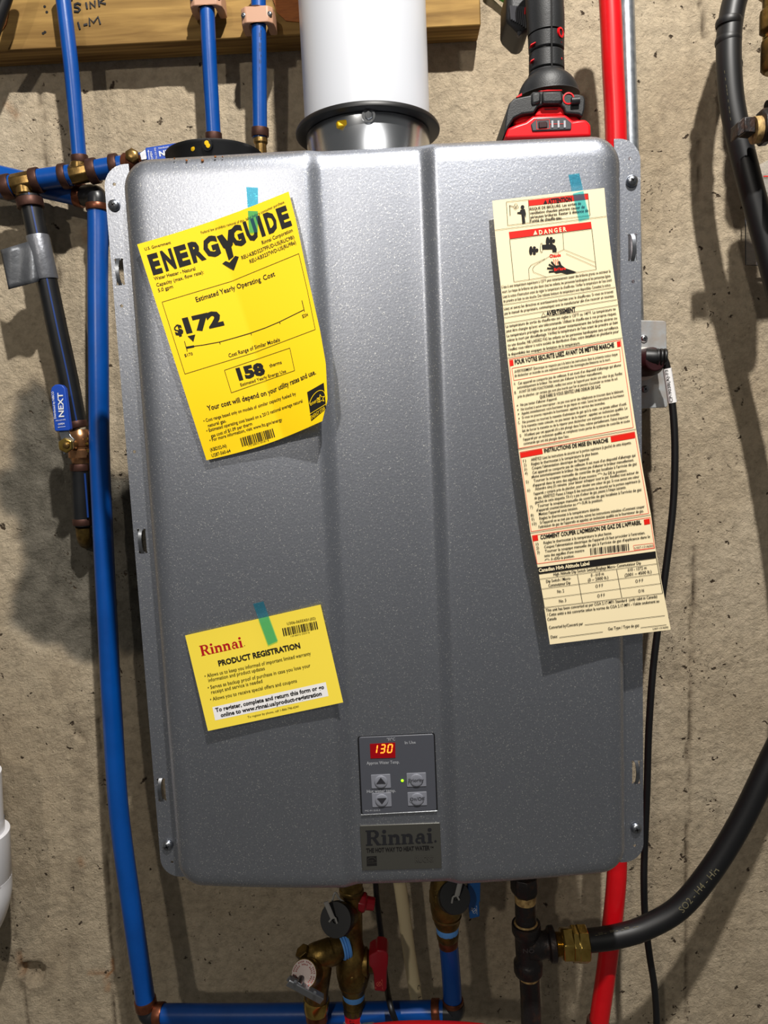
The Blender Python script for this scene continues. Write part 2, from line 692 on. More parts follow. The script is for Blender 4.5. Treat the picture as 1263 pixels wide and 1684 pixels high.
def concrete_mat():
    m = bpy.data.materials.new('concrete')
    m.use_nodes = True
    nt = m.node_tree
    N = nt.nodes.new
    L = nt.links.new
    b = nt.nodes['Principled BSDF']
    b.inputs['Roughness'].default_value = 0.92
    b.inputs['Specular IOR Level'].default_value = 0.15
    tc = N('ShaderNodeTexCoord')

    def noise_(scale, detail=6, rough=0.6, dist=0.0):
        n = N('ShaderNodeTexNoise')
        n.inputs['Scale'].default_value = scale
        n.inputs['Detail'].default_value = detail
        n.inputs['Roughness'].default_value = rough
        n.inputs['Distortion'].default_value = dist
        L(tc.outputs['Object'], n.inputs['Vector'])
        return n

    def ramp(src, stops):
        r = N('ShaderNodeValToRGB')
        e = r.color_ramp.elements
        e[0].position, e[0].color = stops[0][0], tuple(stops[0][1]) + (1,)
        e[1].position, e[1].color = stops[-1][0], tuple(stops[-1][1]) + (1,)
        for p, c in stops[1:-1]:
            x = e.new(p)
            x.color = tuple(c) + (1,)
        L(src, r.inputs[0])
        return r

    big = noise_(5, 8, 0.6)
    base = ramp(big.outputs['Fac'], [(0.3, lin((172, 155, 130))), (0.52, lin((190, 174, 149))), (0.72, lin((203, 188, 164)))])
    fine = noise_(90, 6, 0.65)
    fr = ramp(fine.outputs['Fac'], [(0.3, (0.72, 0.72, 0.72)), (0.55, (1, 1, 1)), (0.75, (1.08, 1.08, 1.08))])
    m1 = N('ShaderNodeMixRGB')
    m1.blend_type = 'MULTIPLY'
    m1.inputs[0].default_value = 1.0
    L(base.outputs[0], m1.inputs[1])
    L(fr.outputs[0], m1.inputs[2])
    at = N('ShaderNodeAttribute')
    at.attribute_name = 'mortar'
    gr = ramp(noise_(40, 8, 0.7).outputs['Fac'], [(0.3, lin((86, 82, 73))), (0.7, lin((128, 122, 110)))])
    m2 = N('ShaderNodeMixRGB')
    L(at.outputs['Fac'], m2.inputs[0])
    L(m1.outputs[0], m2.inputs[1])
    L(gr.outputs[0], m2.inputs[2])
    a2 = N('ShaderNodeAttribute')
    a2.attribute_name = 'stain'
    m3 = N('ShaderNodeMixRGB')
    m3.inputs[2].default_value = lin((70, 58, 44)) + (1,)
    L(a2.outputs['Fac'], m3.inputs[0])
    L(m2.outputs[0], m3.inputs[1])
    a3 = N('ShaderNodeAttribute')
    a3.attribute_name = 'rust'
    m4 = N('ShaderNodeMixRGB')
    m4.inputs[2].default_value = lin((150, 92, 36)) + (1,)
    L(a3.outputs['Fac'], m4.inputs[0])
    L(m3.outputs[0], m4.inputs[1])
    # small dark pits
    vo = N('ShaderNodeTexVoronoi')
    vo.inputs['Scale'].default_value = 60
    wn = noise_(60, 3)
    va = N('ShaderNodeVectorMath')
    va.operation = 'MULTIPLY_ADD'
    va.inputs[1].default_value = (0.03, 0.03, 0.03)
    L(wn.outputs['Color'], va.inputs[0])
    L(tc.outputs['Object'], va.inputs[2])
    L(va.outputs[0], vo.inputs['Vector'])
    pk = N('ShaderNodeSeparateColor')
    L(vo.outputs['Color'], pk.inputs[0])
    gt = N('ShaderNodeMath')
    gt.operation = 'GREATER_THAN'
    gt.inputs[1].default_value = 0.72
    L(pk.outputs[0], gt.inputs[0])
    pr_ = N('ShaderNodeMapRange')
    pr_.inputs['From Min'].default_value = 0.10
    pr_.inputs['From Max'].default_value = 0.19
    pr_.inputs['To Min'].default_value = 1.0
    pr_.inputs['To Max'].default_value = 0.0
    L(vo.outputs['Distance'], pr_.inputs[0])
    pm = N('ShaderNodeMath')
    pm.operation = 'MULTIPLY'
    L(gt.outputs[0], pm.inputs[0])
    L(pr_.outputs[0], pm.inputs[1])
    # clustered, irregular little voids
    cn_ = noise_(230, 4, 0.55, 0.8)
    cl_ = noise_(7, 4, 0.6)
    th = N('ShaderNodeMapRange')
    th.inputs['From Min'].default_value = 0.42
    th.inputs['From Max'].default_value = 0.68
    th.inputs['To Min'].default_value = 0.26
    th.inputs['To Max'].default_value = 0.40
    L(cl_.outputs['Fac'], th.inputs[0])
    df = N('ShaderNodeMath')
    df.operation = 'SUBTRACT'
    L(th.outputs[0], df.inputs[0])
    L(cn_.outputs['Fac'], df.inputs[1])
    vd = N('ShaderNodeMapRange')
    vd.inputs['From Min'].default_value = 0.0
    vd.inputs['From Max'].default_value = 0.05
    L(df.outputs[0], vd.inputs[0])
    mxp = N('ShaderNodeMath')
    mxp.operation = 'MAXIMUM'
    L(pm.outputs[0], mxp.inputs[0])
    L(vd.outputs[0], mxp.inputs[1])
    pm = mxp
    m5 = N('ShaderNodeMixRGB')
    m5.inputs[2].default_value = lin((74, 62, 50)) + (1,)
    L(pm.outputs[0], m5.inputs[0])
    L(m4.outputs[0], m5.inputs[1])
    L(m5.outputs[0], b.inputs['Base Color'])
    # relief
    h1 = noise_(190, 8, 0.72, 0.5)
    h2 = noise_(48, 6, 0.62)
    s1 = N('ShaderNodeMath')
    s1.operation = 'MULTIPLY_ADD'
    s1.inputs[1].default_value = 0.8
    L(h2.outputs['Fac'], s1.inputs[0])
    L(h1.outputs['Fac'], s1.inputs[2])
    s2 = N('ShaderNodeMath')
    s2.operation = 'MULTIPLY_ADD'
    s2.inputs[1].default_value = -0.7
    L(pm.outputs[0], s2.inputs[0])
    L(s1.outputs[0], s2.inputs[2])
    bp = N('ShaderNodeBump')
    bp.inputs['Strength'].default_value = 0.75
    bp.inputs['Distance'].default_value = 0.006
    L(s2.outputs[0], bp.inputs['Height'])
    L(bp.outputs['Normal'], b.inputs['Normal'])
    MATS['concrete'] = m


concrete_mat()


def tape_mat():
    m = bpy.data.materials.new('blue_tape')
    m.use_nodes = True
    nt = m.node_tree
    nt.nodes.remove(nt.nodes['Principled BSDF'])
    out = nt.nodes['Material Output']
    tr = nt.nodes.new('ShaderNodeBsdfTransparent')
    tr.inputs[0].default_value = (0.33, 0.78, 0.88, 1)
    di = nt.nodes.new('ShaderNodeBsdfPrincipled')
    di.inputs['Base Color'].default_value = lin((104, 186, 214)) + (1,)
    di.inputs['Roughness'].default_value = 0.3
    mx = nt.nodes.new('ShaderNodeMixShader')
    mx.inputs[0].default_value = 0.12
    nt.links.new(tr.outputs[0], mx.inputs[1])
    nt.links.new(di.outputs[0], mx.inputs[2])
    nt.links.new(mx.outputs[0], out.inputs[0])
    MATS['blue_tape'] = m
    m2 = bpy.data.materials.new('clear_sheet')
    m2.use_nodes = True
    nt = m2.node_tree
    b = nt.nodes['Principled BSDF']
    b.inputs['Base Color'].default_value = (0.5, 0.5, 0.5, 1)
    b.inputs['Alpha'].default_value = 0.22
    b.inputs['Roughness'].default_value = 0.15
    MATS['clear_sheet'] = m2


tape_mat()

# ================================================================== THE SETTING
def near_lines(X, Zc, lines, d=0.0):
    """smallest distance of wall points to any of the polylines (photo pixels)"""
    best = np.full(X.shape, 9.0)
    for ln in lines:
        W = [U(p[0], p[1], d) for p in ln]
        W = [W[0]] + [q for q in W[1:]]
        for a, b in zip(W[:-1], W[1:]):
            ax, az, bx, bz = a[0], a[2], b[0], b[2]
            ex, ez = bx - ax, bz - az
            t = np.clip(((X - ax) * ex + (Zc - az) * ez) / (ex * ex + ez * ez + 1e-12), 0, 1)
            best = np.minimum(best, np.hypot(X - ax - t * ex, Zc - az - t * ez))
    return best


def in_poly(X, Zc, poly):
    W = [U(p[0], p[1], 0) for p in poly]
    ins = np.zeros(X.shape, bool)
    n = len(W)
    for i in range(n):
        x1, z1, x2, z2 = W[i][0], W[i][2], W[(i + 1) % n][0], W[(i + 1) % n][2]
        c = ((z1 > Zc) != (z2 > Zc))
        xi = (x2 - x1) * (Zc - z1) / (z2 - z1 + 1e-12) + x1
        ins ^= c & (X < xi)
    return ins


def build_wall():
    xs = np.concatenate([np.linspace(-2.2, -0.72, 14)[:-1], np.arange(-0.72, 0.7201, 0.0042), np.linspace(0.72, 2.2, 14)[1:]])
    zs = np.concatenate([np.linspace(0, Z0 - 0.90, 10)[:-1], np.arange(Z0 - 0.90, Z0 + 0.78, 0.0042), np.linspace(Z0 + 0.785, 2.7, 8)])
    X, Zc = np.meshgrid(xs, zs)
    n1 = np.empty(X.shape)
    n2 = np.empty(X.shape)
    n3 = np.empty(X.shape)
    for j in range(X.shape[0]):
        for i in range(X.shape[1]):
            p = (X[j, i], 0.0, Zc[j, i])
            n1[j, i] = noise.noise((p[0] * 9, 0.3, p[2] * 9))
            n2[j, i] = noise.noise((p[0] * 42, 5.3, p[2] * 42))
            n3[j, i] = noise.noise((p[0] * 120, 9.3, p[2] * 120))
    Y = 0.0011 * n1 + 0.0009 * n2 + 0.0008 * n3 + 0.002
    # the pour on the left stands a little proud of the main wall, more so towards the floor
    seam = -0.375 + 0.003 * n2 + 0.004 * n1
    s = np.clip((seam - X) / 0.006, 0, 1)
    hgt = np.clip((Z0 + 0.25 - Zc) / 0.7, 0.12, 1.0) * 0.010
    Y -= s * s * (3 - 2 * s) * hgt
    # mortar patch
    mp = in_poly(X + 0.010 * n1 + 0.008 * n2 + 0.004 * n3, Zc + 0.012 * n2 + 0.004 * n3,
                 [(25, 640), (60, 628), (75, 650), (85, 720), (120, 760), (165, 780), (270, 790), (270, 1068), (168, 1082), (135, 1087), (78, 1058),
                  (25, 1030), (18, 1000), (45, 925), (35, 860), (0, 830), (-10, 790), (25, 760), (12, 700)]).astype(float)
    k = mp.copy()
    for _ in range(2):
        k = (k + np.roll(k, 1, 0) + np.roll(k, -1, 0) + np.roll(k, 1, 1) + np.roll(k, -1, 1)) / 5
    Y += k * 0.0045 + k * 0.0022 * n2
    # seams, cracks and holes
    lines = [[(66, 150), (70, 200), (75, 270), (85, 330), (88, 400), (95, 470)], [(-10, 1180), (10, 1330), (22, 1480), (40, 1580), (52, 1700)],
             [(165, 1180), (176, 1340), (186, 1540), (192, 1700)], [(1155, 0), (1158, 60)], [(1148, 230), (1150, 330)],
             [(1142, 900), (1132, 1400), (1130, 1700)]]
    dl = near_lines(X + 0.0035 * n2 + 0.0016 * n3, Zc, lines)
    cr = np.clip(1 - dl / 0.0036, 0, 1) * np.clip(0.75 + 0.9 * n1 + 0.5 * n3, 0.0, 1)
    Y += cr * 0.004
    ho = U(58, 1592, 0)
    rad = np.hypot((X - ho[0]) * 1.0, (Zc - ho[2]) * 1.1) + 0.006 * n2 + 0.003 * n3
    hole = np.clip((0.019 - rad) / 0.007, 0, 1)
    Y += hole * 0.011
    ho2 = U(135, 1208, 0)
    a = np.abs((X - ho2[0]) * 0.8 + (Zc - ho2[2]) * 0.6)
    c = np.abs((Zc - ho2[2]) * 0.8 - (X - ho2[0]) * 0.6)
    gouge = np.clip(1 - np.hypot(a / 0.005, c / 0.018), 0, 1)
    Y += gouge * 0.006
    st = np.clip(cr * 0.9 + gouge * 0.5, 0, 1)
    damp = near_lines(X + 0.006 * n1 + 0.01 * n2, Zc, [[(150, 1170), (140, 1260), (133, 1400), (125, 1520), (128, 1700)], [(95, 1115), (125, 1190)]])
    st = np.clip(st + np.clip(1 - damp / 0.014, 0, 1) * 0.32 * np.clip(0.6 + n2, 0, 1), 0, 1)
    ring = np.clip(1 - np.abs(rad - 0.027) / 0.009, 0, 1)
    st = np.clip(st + ring * 0.28 + np.clip((rad < 0.019) * 0.25, 0, 1), 0, 1)
    rs = near_lines(X + 0.002 * n3, Zc, [[(188, 1572), (188, 1590), (178, 1600), (181, 1622)], [(150, 1592), (186, 1592)]])
    rust = np.clip(1 - rs / 0.0035, 0, 1) * 0.8
    rs2 = near_lines(X + 0.003 * n2, Zc, [[(36, 1560), (41, 1595)], [(138, 350 + 30), (140, 395)], [(136, 1408), (140, 1416)], [(8, 170), (25, 190)]])
    rust = np.clip(rust + np.clip(1 - rs2 / 0.006, 0, 1) * 0.45, 0, 1)
    nz, nx = X.shape
    verts = np.stack([X.ravel(), Y.ravel(), Zc.ravel()], 1)
    idx = np.arange(nz * nx).reshape(nz, nx)
    faces = np.stack([idx[:-1, :-1], idx[:-1, 1:], idx[1:, 1:], idx[1:, :-1]], -1).reshape(-1, 4)
    me = bpy.data.meshes.new('wall_back')
    me.vertices.add(len(verts))
    me.vertices.foreach_set('co', verts.ravel())
    me.loops.add(faces.size)
    me.loops.foreach_set('vertex_index', faces.ravel().astype(np.int32))
    me.polygons.add(len(faces))
    me.polygons.foreach_set('loop_start', np.arange(0, faces.size, 4, dtype=np.int32))
    me.polygons.foreach_set('loop_total', np.full(len(faces), 4, dtype=np.int32))
    me.update()
    me.validate()
    me.polygons.foreach_set('use_smooth', [True] * len(faces))
    for nm, arr in (('mortar', k), ('stain', st), ('rust', rust)):
        at = me.attributes.new(nm, 'FLOAT', 'POINT')
        at.data.foreach_set('value', arr.ravel().astype(np.float32))
    me.materials.append(MATS['concrete'])
    o = bpy.data.objects.new('wall_back', me)
    finish(o, None)
    tag(o, 'rough beige poured concrete wall with seams and a grey mortar patch', 'wall', kind='structure')


build_wall()
fl = MB().box((0, -1.6, -0.05), (2.2, 1.6, 0.05)).build('floor', 'floor_concrete')
tag(fl, 'bare concrete basement floor', 'floor', kind='structure')


# ================================================================== THE HEATER
D_FL, D_FACE, BOW = 0.235, 0.262, 0.006


def bow(x):
    """the sheet-metal cover bellies out slightly towards its middle"""
    return BOW * max(0.0, 1 - (x / 0.2145) ** 2)


def face_d(px, py):
    return D_FACE + bow(U(px, py, 0.266)[0])


RECESS = 0.0075
D_MID = D_FACE - RECESS + bow(0.02) 
heater = thing('water_heater', (0, -0.12, Z0 - 0.335), 'large silver grey tankless water heater box hung on the concrete wall', 'water heater')
MB().box((0, -(0.004 + 0.233) / 2 - 0.001, Z0), (0.203, 0.1145, 0.326)).build('case', 'case_grey', heater, bevel=0.006)


def cover():
    hx, hz, R0 = 0.2145, 0.3335, 0.026
    prof = [(0, 0), (0.0006, .008), (0.0018, .0150), (.0042, .0203), (.0078, .0238), (.0122, .0258), (.017, .0267), (.022, .027)]
    side = [.0565, .0548, .0530, .0505, .048, .0455, .043, .0412, .0395]
    XS = [0.0007 - x for x in side] + [0.0007 + x for x in side[::-1]]
    outer = [.180, .162, .142, .122, .102, .084, .068]
    XS = [-x for x in outer] + XS[:9] + [-.026, -.013, 0.0, .013, .026] + XS[9:] + outer[::-1]

    def rec(x):
        t = min(max((0.0562 - abs(x - 0.0007)) / 0.0165, 0), 1)
        return RECESS * t * t * (3 - 2 * t)
    V, F = [], []
    loops = []
    na = 10
    for ins, h in prof:
        r = max(R0 - ins, 0.006)
        x, z = hx - ins, hz - ins
        pts = [(-0.0, 0)] * 0
        for sx, sz, a0 in ((1, 1, 90), (1, -1, 0), (-1, -1, -90), (-1, 1, -180)):
            cx, cz = sx * (x - r), sz * (z - r)
            arc = []
            for i in range(na + 1):
                t = math.radians(a0 - 90 * i / na)
                arc.append((cx + r * math.cos(t), cz + r * math.sin(t)))
            pts += arc
            if (sx, sz) == (1, -1):
                pts += [(q, -z) for q in XS[::-1]]
        pts += [(q, z) for q in XS]
        k0 = len(V)
        for px_, pz_ in pts:
            sag = min(max((-pz_ - 0.25) / 0.07, 0), 1)
            sag = 0.0065 * sag * sag * (3 - 2 * sag) * max(0.0, 1 - (px_ / 0.2145) ** 2)
            V.append((px_, -(D_FL + h + (bow(px_) - rec(px_)) * h / 0.027), Z0 + pz_ - sag))
        loops.append(list(range(k0, k0 + len(pts))))
    for a, b in zip(loops[:-1], loops[1:]):
        n = len(a)
        for i in range(n):
            j = (i + 1) % n
            F.append((a[i], a[j], b[j], b[i]))
    L = loops[-1]
    m = na + 1
    nx = len(XS)
    tr, br = L[0:m], L[m:2 * m]
    bot = L[2 * m:2 * m + nx][::-1]          # left to right
    bl, tl = L[2 * m + nx:3 * m + nx], L[3 * m + nx:4 * m + nx]
    top = L[4 * m + nx:4 * m + 2 * nx]       # left to right
    F.append(tuple(bl + tl + [top[0], bot[0]]))
    F.append(tuple(tr + br + [bot[-1], top[-1]]))
    for i in range(nx - 1):
        F.append((top[i], top[i + 1], bot[i + 1], bot[i]))
    mb = MB()
    mb.add(V, F)
    # inner return so that the cover is a shell with thickness at its rim
    return mb.build('front_cover', 'silver_paint', heater, angle=50)


cover_ob = cover()


def plate(outer, holes, y0, thick, name, m, parent, bevel=0.0):
    """flat sheet with real holes; outlines are world (x,z) lists"""
    cu = bpy.data.curves.new('p', 'CURVE')
    cu.dimensions = '2D'
    cu.fill_mode = 'BOTH'
    cu.extrude = thick / 2
    for P in [outer] + holes:
        sp = cu.splines.new('POLY')
        sp.points.add(len(P) - 1)
        for q, (x, z) in zip(sp.points, P):
            q.co = (x, z - Z0, 0, 1)
        sp.use_cyclic_u = True
    ob = bpy.data.objects.new('p', cu)
    me = bpy.data.meshes.new_from_object(ob)
    mb = MB()
    mb.add([(v.co.x, y0 - v.co.z, v.co.y + Z0) for v in me.vertices], [tuple(p.vertices) for p in me.polygons])
    bpy.data.objects.remove(ob)
    bpy.data.curves.remove(cu)
    bpy.data.meshes.remove(me)
    return mb.build(name, m, parent, bevel=bevel)


def circ(x, z, r, n=14):
    return [(x + r * math.cos(2 * math.pi * i / n), z + r * math.sin(2 * math.pi * i / n)) for i in range(n)]


def screw(parent, c, r, tilt=0.4, name='screw', m='steel'):
    mb = MB()
    mb.lathe([(r * 1.0, 0), (r, r * 0.12), (r * .92, r * .35), (r * .7, r * .55), (r * .4, r * .66), (0.0001, r * .70)], c, (0, -1, 0), 24)
    mb.cur = 1  # dark boxes stand in for the shade inside the cross recess
    for a in (tilt, tilt + math.pi / 2):
        ca, sa = math.cos(a), math.sin(a)
        mb.box(np.asarray(c) + np.array([0, -r * 0.6, 0]), (r * .42, r * .13, r * .11), ((ca, 0, sa), (0, 1, 0), (-sa, 0, ca)))
    return mb.build(name, [m, 'black_rubber'], parent)


def flange(sgn, slots, holes, screws):
    xo, xi, zt, r = 0.2352, 0.2125, 0.3345, 0.019
    out = []
    out += [(sgn * xi, Z0 + zt)]
    for i in range(9):
        t = math.radians(90 - 90 * i / 8)
        out.append((sgn * (xo - r + r * math.cos(t)), Z0 + zt - r + r * math.sin(t)))
    for i in range(9):
        t = math.radians(-90 * i / 8)
        out.append((sgn * (xo - r + r * math.cos(t)), Z0 - zt + r + r * math.sin(t)))
    out += [(sgn * xi, Z0 - zt)]
    hs = []
    for p in slots:
        w = U(p[0], p[1], D_FL)
        a, b = 0.0036, 0.0112
        hs.append([(w[0] - a - .0006, w[2] - b), (w[0] - a + .0015, w[2] - b - .0005), (w[0] - a + .002, w[2] - b + .001), (w[0] + a - .002, w[2] - b + .001),
                   (w[0] + a - .0015, w[2] - b - .0005), (w[0] + a + .0006, w[2] - b), (w[0] + a, w[2] - b + .002), (w[0] + a, w[2] + b - .002),
                   (w[0] + a + .0006, w[2] + b), (w[0] + a - .0015, w[2] + b + .0005), (w[0] + a - .002, w[2] + b - .001), (w[0] - a + .002, w[2] + b - .001),
                   (w[0] - a + .0015, w[2] + b + .0005), (w[0] - a - .0006, w[2] + b), (w[0] - a, w[2] + b - .002), (w[0] - a, w[2] - b + .002)])
    for p in holes:
        w = U(p[0], p[1], D_FL)
        hs.append(circ(w[0], w[2], 0.0015, 10))
    f = plate(out, hs, -D_FL + 0.0006, 0.0012, 'side_flange', 'silver_paint', heater)
    for p in slots:
        w = U(p[0], p[1], D_FL)
        n = 9
        V, F = [], []
        for i in range(n):
            t = i / (n - 1)
            z = w[2] + (t - 0.5) * 0.0236
            bow = math.sin(math.pi * t) ** 0.6
            y = -D_FL - 0.0030 * bow
            cx = w[0] - 0.0002 + sgn * 0.0012 * bow
            V += [(cx - .0016, y, z), (cx + .0016, y, z), (cx + .0016, y + .0012, z), (cx - .0016, y + .0012, z)]
            if i:
                k = 4 * (i - 1)
                for q in range(4):
                    F.append((k + q, k + (q + 1) % 4, k + 4 + (q + 1) % 4, k + 4 + q))
        F += [(0, 1, 2, 3), (4 * n - 1, 4 * n - 2, 4 * n - 3, 4 * n - 4)]
        c = MB().add(V, F).build('clip_tab', 'steel', f)
    for p in screws:
        screw(f, U(p[0], p[1], D_FL + 0.0008), 0.0052, random.uniform(0.2, 0.9))
    return f


flange(-1, [(197, 447), (234, 890), (266, 1299)], [(188, 303), (200, 503), (221, 743), (283, 1418)], [(187.5, 338), (276, 1390)])
flange(1, [(1040, 407), (1043, 845), (1046, 1270)], [(1036, 261), (1041, 463), (1044, 1391)], [(1039, 298), (1046, 1362)])

# rust coloured drips near the top left edge of the cover
mb = MB()
for p, r in (((333, 264), .0013), ((307, 264), .0010), ((354, 258), .0010), ((366, 258), .0006), ((287, 261), .0006)):
    c = U(p[0], p[1], face_d(*p) - 0.0016)
    mb.lathe([(r, 0), (r * .8, .0008), (.0001, .0011)], c, (0, -1, 0.15), 12)
tag(mb.build('paint_spot', 'rust', cover_ob), kind='stuff')

# ---------------------------------------------------------------- control panel
q = Z(570, 1190, 6.733)


def P(*pts):
    return [q(*p) for p in pts]


D_P = D_MID + 0.0016


def rounded_px(poly, r, n=4):
    """round the corners of a pixel polygon"""
    out = []
    N = len(poly)
    for i in range(N):
        a, b, c = [np.array(poly[k % N], float) for k in (i - 1, i, i + 1)]
        u = (a - b) / np.linalg.norm(a - b)
        v = (c - b) / np.linalg.norm(c - b)
        p0, p1 = b + u * r, b + v * r
        for k in range(n + 1):
            t = k / n
            out.append(tuple((1 - t) ** 2 * p0 + 2 * t * (1 - t) * b + t * t * p1))
    return out


panel = MB().slab(rounded_px(P((134, 152), (964, 115), (997, 966), (172, 1008)), 4), D_P, 0.006).build('control_panel', 'panel_grey', heater, bevel=0.0006)
panel['label'] = 'dark grey control panel with red digits'
MB().slab(rounded_px(P((120, 142), (976, 102), (1010, 980), (160, 1026)), 5), D_MID + 0.0007, 0.006).build('rim', 'black_rubber', panel)
lipz = P((160, 1012), (1004, 968))
a, b = U(*lipz[0], D_MID + 0.0010), U(*lipz[1], D_MID + 0.0010)
MB().tube([a, b], 0.0009, 10).build('chrome_lip', 'chrome', panel)
pd = lambda x, y: D_P
disp = MB().slab(P((258, 226), (538, 211), (541, 378), (265, 386)), D_P + 0.0005, 0.0008).build('display', 'display_glass', panel)
SEG = {'1': 'bc', '3': 'abgcd', '0': 'abcdef'}
pr = Print(lambda x, y: D_P + 0.0006)
for ch, (cx, cy) in zip('130', ((322, 283), (400, 279), (480, 276))):
    w, h, t = 22, 44, 6.5
    sg = {'a': ((-w, -h), (w, -h)), 'g': ((-w, 0), (w, 0)), 'd': ((-w, h), (w, h)), 'b': ((w, -h), (w, 0)), 'c': ((w, 0), (w, h)), 'f': ((-w, -h), (-w, 0)),
          'e': ((-w, 0), (-w, h))}
    for s_ in SEG[ch]:
        (x1, y1), (x2, y2) = sg[s_]
        if ch == '1':
            x1 -= 8
            x2 -= 8
        e = np.array([x2 - x1, y2 - y1], float)
        e /= np.linalg.norm(e)
        nn = np.array([-e[1], e[0]]) * t
        A, B = np.array([x1, y1]) + e * 5, np.array([x2, y2]) - e * 5
        pts = [A + nn, A + e * -3, A - nn, B - nn, B + e * 3, B + nn]
        pr.poly([q(cx + p[0] - p[1] * 0.14, cy + p[1] - p[0] * 0.05) for p in pts])
pr.build('digit', 'display_digit', panel)
pr = Print(pd)
for body, a, b, h in (('°F/°C', (446, 192), (538, 187), 32), ('In Use', (645, 227), (765, 222), 32), ('Approx Water Temp.', (222, 455), (586, 441), 34),
                      ('Hot water temp.', (225, 768), (545, 757), 34), ('MC-91-2US-S', (205, 975), (372, 968), 17)):
    pr.text(body, q(*a), q(*b), h / q.k, 0.012)
tag(pr.build('panel_print', 'grey_ink', panel), kind='stuff')
buttons = [((268, 570), (483, 560), (492, 712), (278, 720)), ((278, 774), (492, 764), (500, 918), (286, 928)), ((663, 552), (878, 543), (883, 695), (670, 702)),
           ((673, 764), (886, 754), (891, 905), (681, 912))]
for bt in buttons:
    mb = MB().slab(rounded_px(P(*bt), 1.2), D_P + 0.0006, 0.0008)
    cx, cy = np.mean([p[0] for p in bt]), np.mean([p[1] for p in bt])
    c = U(*q(cx, cy), D_P + 0.0005)
    r = 72 / q.k * mpp(*q(cx, cy), D_P)
    mb.lathe([(r, 0), (r, .0006), (r * .94, .0011), (r * .8, .0013), (r * .5, .0014), (.0001, .0014)], c, (0, -1, 0), 32)
    mb.build('button', 'button_grey', panel, bevel=0.0002)
pr = Print(lambda x, y: D_P + 0.0020)
pr.poly(P((378, 598), (435, 665), (328, 668)))
pr.poly(P((336, 828), (443, 822), (392, 892)))
pr.text('Priority', q(686, 648), q(856, 641), 36 / q.k, 0.01)
pr.text('On/Off', q(700, 855), q(866, 848), 36 / q.k, 0.01)
tag(pr.build('button_print', 'dark_ink', panel), kind='stuff')
led = q(617, 631)
MB().lathe([(.00125, 0), (.00115, .0005), (.0007, .0009), (.0001, .001)], U(*led, D_P), (0, -1, 0), 16).build('indicator_light', 'led_green', panel)

# ---------------------------------------------------------------- name badge
badge = MB().slab(rounded_px(P((146, 1132), (1034, 1099), (1054, 1604), (173, 1630)), 1.5), D_MID + 0.0012, 0.004).build('name_badge', 'badge_metal', heater, bevel=0.0004)
badge['label'] = 'brushed dark metal name badge'
bd = lambda x, y: D_MID + 0.0012
pr = Print(bd)
put_logo(pr, q(214, 1352), q(955, 1322), 168 / q.k, (-0.03, -1.0))
pr.disc(q(984, 1303), 1.9)
tag(pr.build('badge_logo', 'badge_letter', badge), kind='stuff')
pr = Print(bd)
pr.text('THE HOT WAY TO HEAT WATER', q(218, 1430), q(922, 1398), 46 / q.k, 0.035)
pr.text('TM', q(926, 1378), q(962, 1376), 16 / q.k, 0.02)
pr.quad(*P((222, 1472), (332, 1466), (336, 1572), (224, 1577)), n=2, m=2)
tag(pr.build('badge_print', 'black_ink', badge), kind='stuff')
pr = Print(bd, off=0.0005)
arcp = [q(278 + 44 * math.cos(t), 1512 - 30 * math.sin(t)) for t in np.linspace(0.2, math.pi, 12)]
pr.line(arcp, 0.5)
pr.text('energy', q(232, 1530), q(300, 1520), 14 / q.k, 0.0)
pr.line(P((226, 1546), (334, 1540)), 0.5)
pr.text('RUC98i', q(760, 1535), q(965, 1528), 62 / q.k, 0.02)
tag(pr.build('badge_faint_print', 'badge_faint', badge), kind='stuff')
#PART3

# ================================================================== PAPERS TAPED TO THE COVER
def aff(tl, tr, bl):
    """photo pixel -> (u,v) of a sheet, u along its top edge, v down its left edge"""
    M = np.array([[tr[0] - tl[0], bl[0] - tl[0]], [tr[1] - tl[1], bl[1] - tl[1]]], float)
    Mi = np.linalg.inv(M)
    o = np.array(tl, float)
    return lambda x, y: Mi @ (np.array([x, y]) - o)


def sheet(name, outline, depth, m, label, cat, n=28, mrows=34):
    """outline(u,v) -> photo pixel; depth(px,py) -> distance from the wall"""
    V, F = [], []
    for j in range(mrows + 1):
        for i in range(n + 1):
            p = outline(i / n, j / mrows)
            V.append(U(p[0], p[1], depth(p[0], p[1])))
    for j in range(mrows):
        for i in range(n):
            a = j * (n + 1) + i
            F.append((a, a + n + 1, a + n + 2, a + 1))
    o = MB().add(V, F).build(name, m, None, angle=180)
    s = o.modifiers.new('thick', 'SOLIDIFY')
    s.thickness = 0.00022
    s.offset = -1
    es = o.modifiers.new('crisp_rim', 'EDGE_SPLIT')
    es.split_angle = math.radians(50)
    return tag(o, label, cat)


def bil(tl, tr, br, bl):
    tl, tr, br, bl = [np.array(p, float) for p in (tl, tr, br, bl)]
    return lambda u, v: (tl * (1 - u) + tr * u) * (1 - v) + (bl * (1 - u) + br * u) * v


# ---------------------------------------------------------------- energy cost sheet
g = Z(220, 290, 3.508)
E_TL, E_TR, E_BR, E_BL = g(20, 393), g(893, 88), g(1112, 1395), g(420, 1638)
e_uv = aff(E_TL, E_TR, E_BL)


